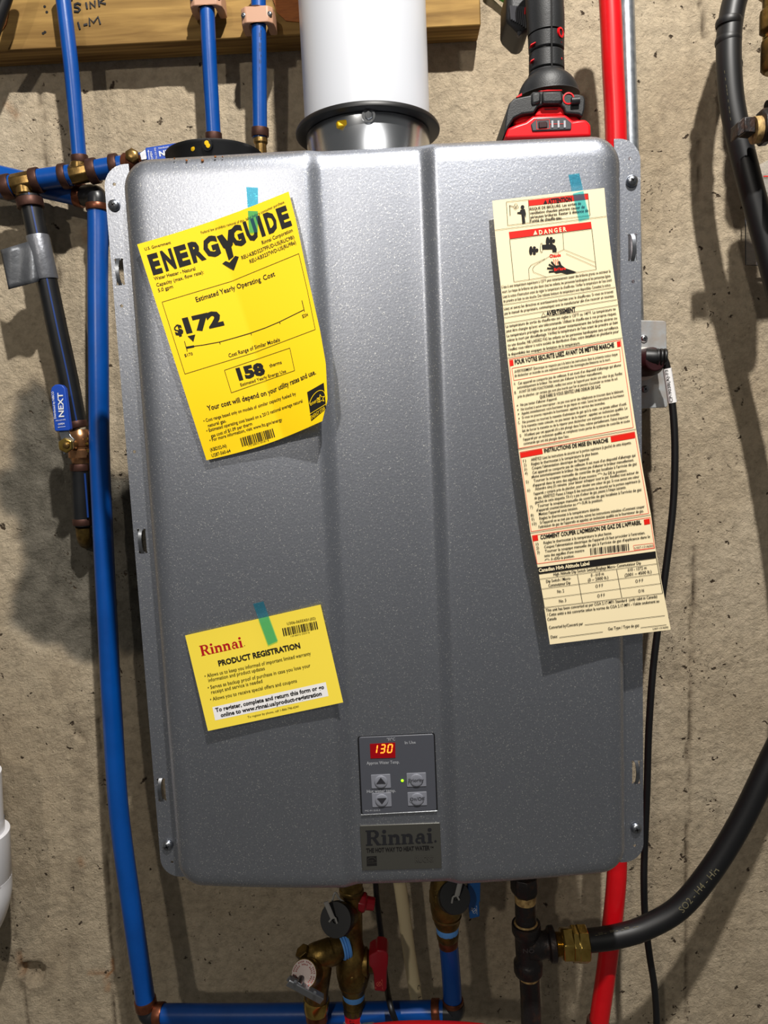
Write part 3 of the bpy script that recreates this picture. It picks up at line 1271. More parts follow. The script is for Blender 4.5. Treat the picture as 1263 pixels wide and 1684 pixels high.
def e_out(u, v):
    """the right edge bellies out and the lower right corner curls up"""
    tl, tr = np.array(g(20, 393)), np.array(g(893, 88))
    bl = np.array(g(420, 1638))
    left = tl * (1 - v) + bl * v
    # right edge passes measured points
    R_ = [g(893, 88), g(935, 250), g(1000, 560), g(1075, 890), g(1108, 1080), g(1118, 1290), g(1088, 1412)]
    k = v * (len(R_) - 1)
    i = min(int(k), len(R_) - 2)
    t = k - i
    right = np.array(R_[i]) * (1 - t) + np.array(R_[i + 1]) * t
    p = left * (1 - u) + right * u
    bow = math.sin(math.pi * u)
    p = p + np.array([1.0, 3.2]) * bow * (4.5 * (1 - v)) / 3.508 + np.array([0.6, 2.0]) * bow * 3.0 * v
    return p


def e_depth(x, y):
    u, v = e_uv(x, y)
    u = min(max(u, -0.05), 1.1)
    v = min(max(v, -0.05), 1.1)
    lift = 0.0016 + 0.0070 * (1 - u) ** 2 * (0.55 + 0.45 * math.sin(math.pi * min(max(v, 0), 1)))
    lift += 0.0140 * max(u - 0.5, 0) / 0.5 * (0.4 + 0.6 * min(max(v, 0), 1))
    lift += 0.020 * max(v, 0) ** 3 * max(u, 0) ** 1.5
    return face_d(x, y) + lift


eg = sheet('energy_cost_sheet', e_out, e_depth, 'yellow_paper', 'large bright yellow energy cost sheet taped upper left on the heater cover', 'paper', 64, 64)
up_e = np.array(E_TL) - np.array(E_BL)
up_e = up_e / np.linalg.norm(up_e)
pr = Print(e_depth, up_e, off=0.0005)
T_ = lambda s, a, b, h, bold=0.008: pr.text(s, g(*a), g(*b), h / g.k, bold)
T_('U.S. Government', (65, 428), (215, 388), 17)
T_('Federal law prohibits removal of this', (390, 332), (638, 260), 16, 0.0)
T_('label before consumer purchase.', (650, 255), (872, 152), 16, 0.0)
for s_, a, b in (('E', (110, 563), (168, 547)), ('N', (184, 541), (248, 522)), ('E', (262, 518), (330, 498)), ('R', (343, 494), (418, 470)), ('G', (418, 470), (505, 443)),
                 ('G', (575, 408), (650, 380)), ('U', (662, 374), (724, 348)), ('I', (738, 341), (760, 333)), ('D', (778, 326), (838, 303)), ('E', (852, 297), (912, 275))):
    T_(s_, a, b, 106, 0.055)
for P_ in (((478, 346), (510, 334), (540, 372), (545, 310), (572, 300), (572, 392), (560, 412), (532, 420), (516, 412)), ((526, 414), (562, 402), (576, 462), (548, 484)),
           ((510, 503), (530, 488), (552, 497), (585, 458), (606, 464), (577, 543))):
    pr.poly([g(*p) for p in P_])
T_('Rinnai Corporation', (742, 393), (918, 318), 21)
T_('REU-KBD3237FFUD-US(RUC98i)', (625, 480), (928, 358), 21)
T_('REU-KB3237WD-US(RU98e)', (672, 502), (937, 388), 21)
T_('Water Heater - Natural', (120, 600), (357, 540), 20)
T_('Capacity (max. flow rate):', (133, 637), (405, 560), 20)
T_('5.0 gpm', (143, 668), (228, 643), 20)
pr.line([g(*p) for p in ((163, 725), (560, 606), (952, 445), (1002, 660), (1047, 883), (690, 1018), (295, 1140), (228, 930))], 0.7, True)
T_('Estimated Yearly Operating', (362, 725), (735, 606), 28, 0.012)
T_('Cost', (750, 600), (817, 573), 28, 0.012)
T_('$', (243, 918), (290, 904), 54, 0.05)
T_('172', (303, 902), (522, 852), 80, 0.06)
pr.poly([g(310, 922), g(355, 912), g(344, 955)])
sc = [(303, 985), (397, 973), (495, 955), (582, 931), (675, 903), (760, 873), (842, 838), (980, 770)]
pr.line([g(*p) for p in sc], 1.1)
pr.line([g(305, 988), g(348, 980)], 3.4)
for a, b in (((292, 950), (309, 1010)), ((495, 955), (499, 968)), ((675, 903), (679, 916)), ((840, 838), (845, 851)), ((970, 715), (985, 780))):
    pr.line([g(*a), g(*b)], 1.0)
T_('$170', (295, 1042), (342, 1030), 17)
T_('$204', (975, 817), (1007, 805), 19)
T_('Cost Range of Similar Models', (550, 1045), (845, 950), 22)
pr.line([g(*p) for p in ((523, 1118), (900, 990), (928, 1120), (563, 1248))], 0.7, True)
T_('158', (607, 1174), (762, 1137), 64, 0.06)
T_('therms', (785, 1102), (855, 1080), 20)
T_('Estimated Yearly Energy Use', (618, 1212), (880, 1130), 18)
T_('Your cost will depend on', (428, 1352), (768, 1262), 29, 0.018)
T_('your utility rates and use.', (778, 1259), (1052, 1140), 29, 0.018)
T_('• Cost range based only on models of', (405, 1420), (712, 1337), 19)
T_('similar capacity fueled by', (720, 1334), (938, 1260), 19)
T_('natural gas.', (430, 1447), (535, 1417), 19)
T_('• Estimated operating cost based on a', (422, 1477), (738, 1389), 19)
T_('2013 national average natural', (745, 1386), (975, 1303), 19)
T_('gas cost of $1.09 per therm', (447, 1507), (685, 1434), 19)
T_('• For more information, visit', (440, 1532), (685, 1462), 19)
T_('www.ftc.gov/energy', (692, 1460), (858, 1410), 19)
pr.barcode(g(612, 1510), g(803, 1453), g(626, 1560), 3)
T_('172 60012 30181 8', (663, 1560), (780, 1527), 10, 0.0)
T_('(KBD32-N)', (443, 1587), (537, 1562), 19)
T_('U287-560-64', (452, 1620), (560, 1590), 19)
pr.quad(g(1000, 1245), g(1096, 1190), g(1110, 1340), g(1024, 1412))
tag(pr.build('black_print', 'black_ink', eg), kind='stuff')
pr = Print(e_depth, up_e, off=0.0009)
arcp = [g(1058 + 46 * math.cos(t) + 6 * math.sin(t), 1300 - 62 * math.sin(t) - 22 * math.cos(t)) for t in np.linspace(0.15, 3.0, 16)]
pr.line(arcp, 0.9)
sp = []
for i in range(10):
    r = 24 if i % 2 == 0 else 10
    t = math.pi / 2 + i * math.pi / 5 + 0.25
    sp.append(g(1080 + r * math.cos(t), 1282 - r * math.sin(t)))
pr.line(sp, 0.8, True)
pr.text('energy', g(1018, 1325), g(1078, 1290), 22 / g.k, 0.0, italic=0.2)
pr.line([g(1014, 1372), g(1108, 1314)], 0.8)
pr.text('ENERGY STAR', g(1026, 1402), g(1106, 1345), 20 / g.k, 0.0)
tag(pr.build('emblem_print', 'yellow_paper', eg), kind='stuff')

# ---------------------------------------------------------------- registration card
g = Z(290, 980, 4.355)
C_TL, C_TR, C_BR, C_BL = g(63, 283), g(1033, 62), g(1195, 762), g(227, 967)
c_uv = aff(C_TL, C_TR, C_BL)


def c_depth(x, y):
    u, v = c_uv(x, y)
    return face_d(x, y) + 0.0016 + 0.0055 * max(v, 0) ** 1.4 + 0.0015 * abs(u - 0.5) * 2


card = sheet('registration_card', bil(C_TL, C_TR, C_BR, C_BL), c_depth, 'card_yellow', 'pale yellow product registration card taped lower left on the heater cover', 'card', 28, 24)
up_c = np.array(C_TL) - np.array(C_BL)
up_c = up_c / np.linalg.norm(up_c)
pr = Print(c_depth, up_c)
put_logo(pr, g(180, 432), g(480, 366), 76 / g.k, up_c)
tag(pr.build('red_logo_print', 'logo_red', card), kind='stuff')
pr = Print(c_depth, up_c)
pr.quad(g(258, 797), g(1070, 617), g(1090, 717), g(278, 892))
pr.build('white_box_print', 'white_paper', card)
pr = Print(c_depth, up_c, off=0.0006)
T_('PRODUCT REGISTRATION', (305, 502), (890, 372), 38, 0.035)
pr.disc(g(489, 355), 0.6)
T_('U306-0655X01(02)', (795, 208), (998, 168), 19, 0.0)
pr.barcode(g(757, 232), g(1006, 180), g(769, 288), 11)
T_('118 00012 33537 8', (820, 294), (955, 266), 10, 0.0)
T_('• Allows us to keep you informed of important limited warranty', (205, 587), (965, 422), 26, 0.0)
T_('information and product updates', (232, 617), (635, 529), 26, 0.0)
T_('• Serves as backup proof of purchase in case you lose your', (228, 670), (962, 508), 26, 0.0)
T_('receipt and service is needed', (252, 702), (618, 620), 26, 0.0)
T_('• Allows you to receive special offers and coupons', (245, 754), (865, 618), 26, 0.0)
T_('To register, complete and return this form or go', (283, 832), (1060, 664), 28, 0.03)
T_('online to www.rinnai.us/product-registration', (320, 868), (1043, 711), 28, 0.03)
T_('To register by phone, call 1-866-746-6241', (512, 875), (877, 798), 15, 0.0)
tag(pr.build('black_print', 'black_ink', card), kind='stuff')

# ---------------------------------------------------------------- long French warning sheet
A, B, C, D = Z(790, 280, 4.211), Z(820, 660, 4.01), Z(830, 580, 5.741), Z(840, 720, 5.491)
L_TL, L_TR, L_BR, L_BL = A(82, 212), A(857, 123), B(1135, 1505), B(338, 1603)
l_uv = aff(L_TL, L_TR, L_BL)


def l_depth(x, y):
    u, v = l_uv(x, y)
    v = max(v, 0)
    return face_d(x, y) + 0.0016 + 0.0115 * (1 - u) * min(1.0, 0.70 + 0.8 * v) + 0.0065 * v


L_EDGE = [A(82, 212), A(99, 414), A(122, 640), A(155, 932), A(187, 1300), B(130, 322), B(171, 600), B(209, 870), B(258, 1098), B(300, 1360), B(338, 1603)]
R_EDGE = [A(857, 123), A(874, 318), A(902, 560), A(936, 810), A(983, 1160), C(1240, 722), B(953, 470), B(1004, 748), B(1037, 988), B(1085, 1250), B(1135, 1505)]


def l_out(u, v):
    def on(E_):
        k = v * (len(E_) - 1)
        i = min(int(k), len(E_) - 2)
        return np.array(E_[i]) * (1 - (k - i)) + np.array(E_[i + 1]) * (k - i)
    return on(L_EDGE) * (1 - u) + on(R_EDGE) * u


wl = sheet('warning_sheet', l_out, l_depth, 'cream_paper', 'long cream sheet of French safety warnings with red boxes on the right of the cover', 'paper', 36, 90)
up_l = np.array(L_TL) - np.array(L_BL)
up_l = up_l / np.linalg.norm(up_l)
red = Print(l_depth, up_l, off=0.0005)
pale = Print(l_depth, up_l, off=0.0005)
blk = Print(l_depth, up_l, off=0.0008)
crm = Print(l_depth, up_l, off=0.0008)


def X(z, s_, a, b, h, bold=0.012, pr_=None):
    (pr_ or blk).text(s_, z(*a), z(*b), h / z.k, bold)


def LN(z, pts, w=0.7, closed=False, pr_=None):
    (pr_ or blk).line([z(*p) for p in pts], w, closed)


# attention panel
LN(A, [(180, 218), (745, 160), (760, 312), (190, 381)], 0.6, True)
LN(A, [(333, 203), (343, 363)], 0.6)
red.quad(A(334, 207), A(745, 162), A(749, 200), A(338, 247))
X(A, 'ATTENTION', (470, 229), (635, 211), 28, 0.045)
blk.poly([A(450, 203), A(464, 229), A(437, 232)])
for s_, a, b in (('RISQUE DE BRÛLURE. Les sorties de', (343, 277), (698, 236)), ('ventilation chaudes peuvent causer de', (344, 305), (724, 260)),
                 ('sérieuses brûlures. Rester à distance de', (347, 333), (750, 285)), ("l'unité de chauffe-eau.", (348, 358), (566, 334))):
    X(A, s_, a, b, 19, 0.02)
blk.disc(A(292, 254), 3.1)
blk.poly([A(276, 274), A(308, 268), A(316, 300), A(314, 328), A(306, 300), A(308, 328), A(288, 332), A(284, 302), A(256, 298), A(255, 290), A(274, 287)])
blk.poly([A(287, 330), A(298, 329), A(301, 366), A(291, 368)])
blk.poly([A(299, 329), A(308, 327), A(312, 364), A(302, 366)])
LN(A, [(203, 240), (207, 312)], 0.9)
LN(A, [(200, 245), (228, 250)], 0.9)
for cx, cy, r in ((236, 254, 8), (246, 240, 10), (256, 254, 8), (243, 263, 7)):
    LN(A, [(cx + r * math.cos(t), cy + r * math.sin(t)) for t in np.linspace(0, 6.28, 10)], 0.5)
LN(A, [(97, 414), (873, 318)], 0.6)
# danger panel
red.quad(A(197, 427), A(766, 356), A(772, 404), A(203, 476))
X(A, 'D A N G E R', (408, 445), (597, 421), 29, 0.03, crm)
crm.poly([A(380, 415), A(395, 444), A(367, 448)])
LN(A, [(203, 476), (772, 404), (803, 686), (233, 772)], 0.6, True)
LN(A, [(571, 430), (578, 548), (478, 595), (375, 660), (361, 682), (368, 704), (463, 741)], 0.5)
LN(A, [(447, 612), (352, 655), (335, 680), (339, 757)], 0.5)
LN(A, [(578, 548), (798, 638)], 0.5)
LN(A, [(593, 577), (801, 668)], 0.5)
blk.poly([A(426, 516), A(500, 511), A(520, 522), A(529, 545), A(528, 564), A(500, 566), A(498, 545), A(430, 546)])
LN(A, [(424 + 9 * math.cos(t), 536 + 33 * math.sin(t)) for t in np.linspace(0, 6.28, 14)], 0.6)
for cx, cy in ((368, 555), (484, 490)):
    blk.disc(A(cx - 18, cy), 3.0, 7.2)
    blk.disc(A(cx + 4, cy), 4.0, 2.2)
    blk.disc(A(cx + 6, cy - 18), 2.6, 2.6)
    blk.disc(A(cx + 6, cy + 18), 2.6, 2.6)
    blk.disc(A(cx + 24, cy - 2), 2.4, 3.0)
for t0 in (0, 14, 28):
    LN(A, [(505 + t0, 615), (512 + t0, 628), (503 + t0, 640), (510 + t0, 655)], 1.2, False, pale)
blk.poly([A(500, 672), A(520, 660), A(560, 655), A(590, 678), A(666, 704), A(604, 718), A(560, 706), A(525, 712), A(505, 700)])
for a, b, w in (((505, 680), (462, 677), 2.6), ((508, 672), (474, 650), 2.6), ((518, 664), (491, 632), 2.6), ((556, 660), (543, 630), 3.4), ((510, 698), (474, 702), 2.6)):
    LN(A, [a, b], w)
X(A, 'Chaude', (480, 606), (558, 596), 22, 0.04, red)
rd2 = Print(l_depth, up_l, off=0.0009)
X(A, 'Brûlure', (512, 698), (592, 688), 20, 0.04, rd2)
for s_, a, b in (
        ("L'eau à une température supérieure à 125°F peut instantanement causer des brûlures graves ou entrainer la", (150, 817), (903, 705)),
        ('mort. Le risque de brûlures est plus élevé chez les enfants, les personnes handicapées et les personnes âgées.', (153, 850), (905, 737)),
        ("Lisez la notice d'instruction avant de régler la température du chauffe-eau. Vérifier la température de l'eau avant", (157, 884), (912, 766)),
        ('de prendre un bain ou une douche. Des robinets limiteurs de température sont disponibles. Consultez la notice.', (160, 915), (905, 800)),
        ('Lisez et suivez les directives et avertissements fournies avec le chauffe-eau. Si vous ne trouvez', (165, 968), (922, 846)),
        ("pas le manuel du propriétaire, communiquez avec le manufacturier afin d'en recevoir un nouveau.", (168, 1000), (928, 876)),
        ('La température de sortie du chauffe-eau est réglée à 120°F ou 140°F. La température ne', (177, 1090), (938, 967)),
        ("peut être changée qu'avec une télécommande. Utilisez le chauffe-eau à vos propres risques.", (181, 1122), (944, 998)),
        ('La température préréglée de sortie peut causer instantanément des brûlures sévères ou', (184, 1155), (948, 1030)),
        ("même la mort par ébouillantage. Vérifiez la température de l'eau avant de prendre un bain", (187, 1186), (953, 1060)),
        ('ou une douche. NE LAISSEZ PAS les enfants ou les personnes handicapées sans surveillance.', (190, 1220), (958, 1093)),
        ("Veuillez vous référer à votre société de distribution d'eau, votre detaillant en plomberie pour", (193, 1250), (960, 1122)),
        ('la disponibilité des soupapes de limitation de la température.', (196, 1284), (692, 1203))):
    X(A, s_, a, b, 20)
for a, b in (((155, 932), (935, 810)), ((162, 1022), (945, 895)), ((168, 1060), (952, 932)), ((187, 1300), (983, 1160))):
    LN(A, [a, b], 0.7)
X(A, 'AVERTISSMENT', (458, 1007), (662, 976), 30, 0.035)
LN(A, [(436, 985), (454, 1010), (423, 1016)], 0.6, True)
# safety section
pale.line([A(199, 1310), A(972, 1174), C(1215, 705), C(132, 904)], 1.0, True)
red.quad(A(202, 1316), A(227, 1312), A(231, 1352), A(206, 1357), n=2, m=2)
red.quad(A(945, 1187), A(969, 1182), A(973, 1220), A(949, 1225), n=2, m=2)
X(A, 'POUR VOTRE SECURITE LISEZ AVANT DE METTRE MARCHE', (240, 1343), (928, 1223), 31, 0.03)
LN(A, [(218, 1371), (965, 1240), (973, 1323), (232, 1455)], 0.9, True, pale)
for s_, a, b in (
        ('AVERTISSEMENT Quiconque ne respecte pas à la lettre les instructions dans la présente notice risque', (93, 190), (1067, 22)),
        ('de déclencher un incendie ou une explosion entrainant des dommages,des blessures ou la mort.', (95, 228), (1000, 72)),
        ('A.', (88, 304), (104, 301)), ("Cet appareil ne comporte pas de veilleuse. Il est muni d'un dispositif d'allumage qui allume", (128, 300), (1100, 124)),
        ("automatiquement le brûleur. Ne tentez pas d'allumer le brûleur manuellement.", (120, 340), (922, 196)),
        ('B.', (95, 388), (112, 385)), ("AVANT DE FAIRE FONCTIONNER, reniflez tout autour de l'appareil pour déceler une odeur de gaz. Reniflez", (137, 381), (1112, 204)),
        ("près du plancher, car certains gaz sont plus lourds que l'air et peuvent s'accumuler au niveau du sol.", (125, 425), (1070, 252)),
        ("Ne pas tenter d'allumer d'appareil.", (150, 503), (497, 441)),
        ('Ne touchez à aucun interrupteur ; ne pas vous servir des téléphones se trouvant dans le bâtiment.', (155, 545), (1125, 370)),
        ('Appelez immédiatement votre fournisseur de gaz depuis un voisin. Suivez les instructions du fournisseur.', (160, 584), (1133, 408)),
        ('Si vous ne pouvez rejoindre le fournisseur, appelez le service des incendies.', (165, 623), (950, 482)),
        ('C.', (128, 672), (146, 669)), ("Ne poussez ou tournez la manette d'admission du gaz qu'à la main ; ne jamais utiliser d'outil.", (170, 666), (1153, 491)),
        ('Si la manette reste coincée, ne pas tenter de la réparer ; appelez un technicien qualifié. Le', (162, 708), (1160, 531)),
        ('fait de forcer la manette ou de la réparer peut déclencher une explosion ou un incendie.', (167, 749), (1088, 585)),
        ('D.', (145, 795), (162, 792)), ("N'utilisez pas cet appareil s'il a été plongé dans l'eau, même partiellement. Faites inspecter", (190, 787), (1172, 612)),
        ("l'appareil par un technicien qualifié et remplacez toute partie du système de contrôle et toute", (177, 830), (1182, 652)),
        ("commande qui ont été plongés dans l'eau.", (180, 869), (608, 796))):
    X(C, s_, a, b, 25)
for cx, cy in ((121, 497), (126, 538), (131, 578), (136, 620)):
    blk.disc(C(cx, cy), 1.0)
X(C, 'QUE FAIRE SI VOUS SENTEZ UNE ODEUR DE GAZ', (333, 431), (908, 330), 29, 0.02)
LN(C, [(112, 917), (1240, 722)], 0.7)
# start-up section
pale.line([B(140, 335), B(897, 200), B(990, 738), B(215, 858)], 1.0, True)
red.quad(D(80, 137), D(283, 99), D(290, 145), D(88, 182), n=6, m=2)
red.quad(B(738, 233), B(897, 204), B(900, 242), B(743, 270), n=16, m=3)
X(D, 'INSTRUCTIONS DE MISE EN MARCHE', (303, 132), (882, 36), 35, 0.03)
for k_, p in zip(('1)', '2)', '3)', '4)', '5)', '6)', '7)', '8)', '9)', '10)'),
                 ((113, 220), (118, 258), (122, 297), (128, 334), (138, 410), (150, 486), (175, 638), (182, 712), (188, 750), (195, 790))):
    w = 40 if k_ == '10)' else 26
    X(D, k_, p, (p[0] + w, p[1] - w * 0.165), 25, 0.0)
for s_, a, b in (
        ('ARRÊTEZ! Lisez les instructions de sécurité sur la portion supérieure (à gauche) de cette étiquette.', (183, 209), (1090, 52)),
        ('Réglez le thermostat à la température la plus basse.', (187, 248), (795, 144)),
        ("Coupez l'alimentation électrique de l'appareil.", (192, 286), (712, 197)),
        ("Cet appareil ne comporte pas de veilleuse. Il est muni d'un dispositif d'allumage qui", (197, 325), (1127, 166)),
        ("allume automatiquement le brûleur. Ne tentez pas d'allumer le brûleur manuellement.", (188, 363), (1113, 208)),
        ("Tourner la soupape manuelle de contrôle de gaz localisée à l'arrivée de gaz", (208, 399), (1140, 243)),
        ("d'appareil dans le sens des aiguilles d'une montre", (200, 440), (776, 347)), ('Au DE la position.', (836, 337), (1052, 302)),
        ('Attendre cinq (5) minutes  pour laisser échapper tout le gaz. Reniflez tout autour de', (220, 473), (1155, 319)),
        ("l'appareil, y compris près du plancher, pour déceler une odeur de gaz. Si vous sentez une odeur", (210, 516), (1162, 358)),
        ("de gaz, ARRÊTEZ! Passez à l'étape B des instructions de sécurité sur la portion supérieure (à", (215, 555), (1170, 398)),
        ("gauche) de cette étiquette. S'il n'y a pas d'odeur de gaz, passez à l'étape suivante.", (220, 592), (1042, 455)),
        ("Tourner la soupape manuelle de contrôle de gaz localisée à l'arrivée de gaz", (243, 626), (1182, 476)),
        ("d'appareil counterclockwise au", (233, 665), (588, 609)), ('SUR la position.', (645, 599), (832, 569)),
        ("Mettez l'appareil sous tension.", (255, 700), (607, 643)),
        ('Réglez le thermostat à la température désirée.', (260, 739), (805, 651)),
        ("Si l'appareil ne se met pas en marche, suivez les instructions intitulées «Comment couper", (265, 776), (1210, 629)),
        ("l'admission de gaz de l'appareil» et appelez un technicien qualifié ou le fournisseur de gaz.", (253, 815), (1202, 668))):
    X(D, s_, a, b, 25)
LN(D, [(785, 330), (795, 321), (812, 318), (828, 326)], 0.8)
LN(D, [(596, 600), (606, 588), (622, 585), (638, 592)], 0.8)
LN(B, [(207, 869), (1003, 748)], 0.7)
# shut-off section
pale.line([B(221, 885), B(1000, 765), B(1030, 968), B(255, 1071)], 1.0, True)
red.quad(B(220, 888), B(257, 881), B(262, 917), B(225, 924), n=2, m=2)
red.quad(B(957, 780), B(995, 773), B(999, 808), B(961, 815), n=2, m=2)
X(B, "COMMENT COUPER L'ADMISSION DE GAZ DE L'APPAREIL", (277, 909), (942, 809), 26, 0.03)
for s_, a, b in (('1)', (248, 950), (264, 947)), ('Réglez le thermostat à la température la plus basse.', (298, 941), (748, 875)),
                 ('2)', (250, 977), (267, 974)), ("Coupez l'alimentation électrique de l'appareil s'il faut procéder à l'entretien.", (302, 969), (967, 873)),
                 ('3)', (255, 1005), (272, 1002)), ("Tourner la soupape manuelle de gaz à l'arrivée de gaz d'applicance dans le", (307, 997), (1000, 898)),
                 ("sens des aiguilles d'une montre", (303, 1026), (566, 989)), ('A «DE» la position.', (345, 1048), (500, 1026))):
    X(B, s_, a, b, 18)
LN(B, [(305, 1048), (314, 1039), (327, 1038), (336, 1046)], 0.8)
blk.barcode(B(603, 968), B(860, 938), B(607, 1012), 5)
LN(B, [(888, 950), (1018, 935), (1025, 965), (895, 981)], 0.7, True, pale)
X(B, 'U307-1314(00)', (897, 974), (1020, 958), 14, 0.0)
# altitude table
blk.quad(B(258, 1095), B(1035, 988), B(1040, 1031), B(263, 1138))
crm2 = Print(l_depth, up_l, off=0.0011)
X(B, 'Canadian High Altitude Label', (266, 1127), (600, 1079), 23, 0.03, crm2)
for ln in ([(263, 1138), (1040, 1031), (1083, 1265), (303, 1360)],):
    LN(B, ln, 0.7, True)
for a, b in (((272, 1172), (1048, 1070)), ((283, 1237), (1062, 1136)), ((292, 1302), (1073, 1200)), ((520, 1141), (553, 1327)), ((778, 1106), (813, 1294))):
    LN(B, [a, b], 0.6)
for s_, a, b, h in (('High Altitude Dip Switch Setting/Réglage Micro- Commutateur Dip', (363, 1150), (940, 1073), 19),
                    ('Dip Switch / Micro-', (315, 1196), (478, 1174), 19), ('Commutateur Dip', (330, 1223), (475, 1203), 19), ('0 - 610 m', (610, 1156), (695, 1144), 20),
                    ('(0 ~ 2000 ft.)', (590, 1188), (725, 1169), 20), ('610 - 1372 m', (853, 1121), (977, 1105), 20), ('(2001 ~ 4500 ft.)', (833, 1156), (1010, 1131), 20),
                    ('No. 2', (388, 1263), (433, 1257), 20), ('O F F', (640, 1229), (690, 1222), 20), ('O F F', (903, 1196), (955, 1189), 20), ('No. 3', (400, 1327), (447, 1320), 20),
                    ('O F F', (652, 1293), (702, 1286), 20), ('O N', (923, 1261), (960, 1256), 20),
                    ('This unit has been converted as per CGA 2.17-M91 Standard  (only valid in Canada)', (313, 1387), (1047, 1294), 19),
                    ('/ Cette unité a été convertie selon la norme de CGA 2.17-M91 - Valide seulement au', (320, 1417), (1060, 1324), 19),
                    ('Canada', (323, 1446), (383, 1438), 19), ('Converted by/Converti par', (333, 1501), (558, 1473), 19), ('Gas Type / Type de gaz', (723, 1509), (928, 1484), 19),
                    ('Date:', (345, 1563), (390, 1557), 19), ('U307-1314(00)', (1018, 1506), (1120, 1493), 11)):
    X(B, s_, a, b, h)
for a, b in (((568, 1474), (1097, 1412)), ((937, 1492), (1107, 1473)), ((400, 1557), (688, 1520))):
    LN(B, [a, b], 0.7)
tag(blk.build('black_print', 'black_ink', wl), kind='stuff')
red.mb.add(rd2.mb.v, rd2.mb.f)
tag(red.build('red_print', 'red_ink', wl), kind='stuff')
tag(pale.build('pale_red_print', 'pale_red_ink', wl), kind='stuff')
crm.mb.add(crm2.mb.v, crm2.mb.f)
tag(crm.build('cream_print', 'cream_paper', wl), kind='stuff')

# ---------------------------------------------------------------- tapes
def tape(quad, edge, depth, label):
    """quad: tl,tr,br,bl in photo pixels; 'edge': fraction of the length where the paper begins"""
    tl, tr, br, bl = [np.array(p, float) for p in quad]
    V, F = [], []
    n = 10
    for j in range(n + 1):
        v = j / n
        a, b = tl * (1 - v) + bl * v, tr * (1 - v) + br * v
        for p in (a, (a + b) / 2, b):
            on = min(max((v - edge + 0.12) / 0.16, 0), 1)
            d_ = face_d(*p) + 0.0004 + on * (depth(p[0], p[1]) - face_d(*p) + 0.0009)
            V.append(U(p[0], p[1], d_))
        if j:
            k = 3 * (j - 1)
            F += [(k, k + 1, k + 4, k + 3), (k + 1, k + 2, k + 5, k + 4)]
    o = MB().add(V, F).build('masking_tape', 'blue_tape', None, angle=180)
    tag(o, label, 'tape', 'strips of blue tape on the cover')


tape([(405, 307.5), (424, 308.5), (424, 382), (410, 383)], 0.50, e_depth, 'blue tape strip holding the large yellow energy sheet')
tape([(416, 993), (433, 989), (457, 1054), (441, 1061)], 0.36, c_depth, 'blue tape strip holding the product registration card')
tape([A(610, 30), A(685, 20), A(758, 330), A(684, 350)], 0.40, l_depth, 'blue tape strip holding the long cream warning sheet')
#PART4

# ================================================================== BOARD AND PIPES ABOVE
def px_r(px, py, d, wpx):
    """radius in metres of something wpx pixels wide there"""
    return wpx * mpp(px, py, d) / 2


def path(pts):
    return [U(*p) for p in pts]


def ring(parent, a, b, r, m='copper_ring', name='crimp_ring', length=None, seg=28):
    """short band around the axis a-b (3D points)"""
    a, b = np.asarray(a, float), np.asarray(b, float)
    L = np.linalg.norm(b - a) if length is None else length
    return MB().lathe([(r * .97, 0), (r, L * .08), (r, L * .92), (r * .97, L)], a, b - a, seg).build(name, m, parent)


BD = 0.0365
bz = (U(40, 76, BD)[2] + U(791, 47, BD)[2]) / 2
bx = U(791, 47, BD)[0]
board = MB().box(((bx - 0.70) / 2, -0.0185, bz + 0.092), ((bx + 0.70) / 2, 0.018, 0.092)).build('backing_board', 'plywood', None, bevel=0.0012, bseg=1)
tag(board, 'rough plywood backing board fixed across the top of the wall', 'board')
hw = MB()


def stroke(pts, w=3.4):
    W = [U(p[0], p[1], BD + 0.0008) for p in pts]
    hw.tube(W, w / 2 * mpp(140, 20, BD), 6, smooth=False, squash=(1, 0.25, 1))


zb = Z(0, 0, 2.631)
for st in ([(350, 19), (336, 13), (322, 19), (322, 29), (338, 32), (347, 40), (338, 50), (320, 48)], [(372, 10), (377, 38)], [(392, 36), (388, 8), (412, 30), (410, 2)],
           [(430, 28), (426, -4)], [(452, -8), (430, 10), (458, 16)], [(312, 2), (306, -8)],
           [(337, 95), (346, 126)], [(362, 108), (378, 104)], [(388, 112), (386, 78), (405, 98), (424, 72), (434, 104)]):
    stroke([zb(*p) for p in st])
tag(hw.build('handwriting', 'marker_ink', board), kind='stuff')
for poly in ([(-4, 58), (2, 52), (10, 40), (13, 26), (16, 10), (20, -8), (-6, -8)], [(447, -6), (452, 8), (455, 20), (464, 28), (470, 34), (492, 36), (492, -6)]):
    MB().prism([U(p[0], p[1], BD + 0.0012) for p in poly], (0, 0.001, 0)).build('torn_veneer', 'veneer', board)
mb = MB()
for p in ((73.5, 11), (74, 53), (71, 55), (77, 20)):
    mb.lathe([(.0016, 0), (.0014, .0004)], U(p[0], p[1], BD), (0, -1, 0), 10)
tag(mb.build('nail_hole', 'black_ink', board), kind='stuff')

# black cable crossing the top left corner
o = MB().tube(path([(22, -60, .075), (12, -10, .072), (-2, 30, .070), (-16, 70, .066), (-40, 130, .06)]), 0.0065).build('black_cable', 'black_rubber')
tag(o, 'black cable cutting across the upper left corner before the board', 'cable')

# ---------------------------------------------------------------- three blue risers
R12, R34 = 0.0079, 0.0111


def blue_pipe(pts, r, label, rings, name='blue_pipe', m='blue_pex', rr=1.14, rl=0.011, group=None, ringm='copper_ring'):
    """rings: list of (pixel point a with depth, pixel point b with depth)"""
    P_ = path(pts)
    c = P_[0]
    t = thing(name, np.mean(P_, axis=0), label, 'pipe', group)
    MB().tube(P_, r, 28, 10).build('pipe', m, t)
    for a, b in rings:
        ring(t, U(*a), U(*b), r * rr, ringm)
    return t


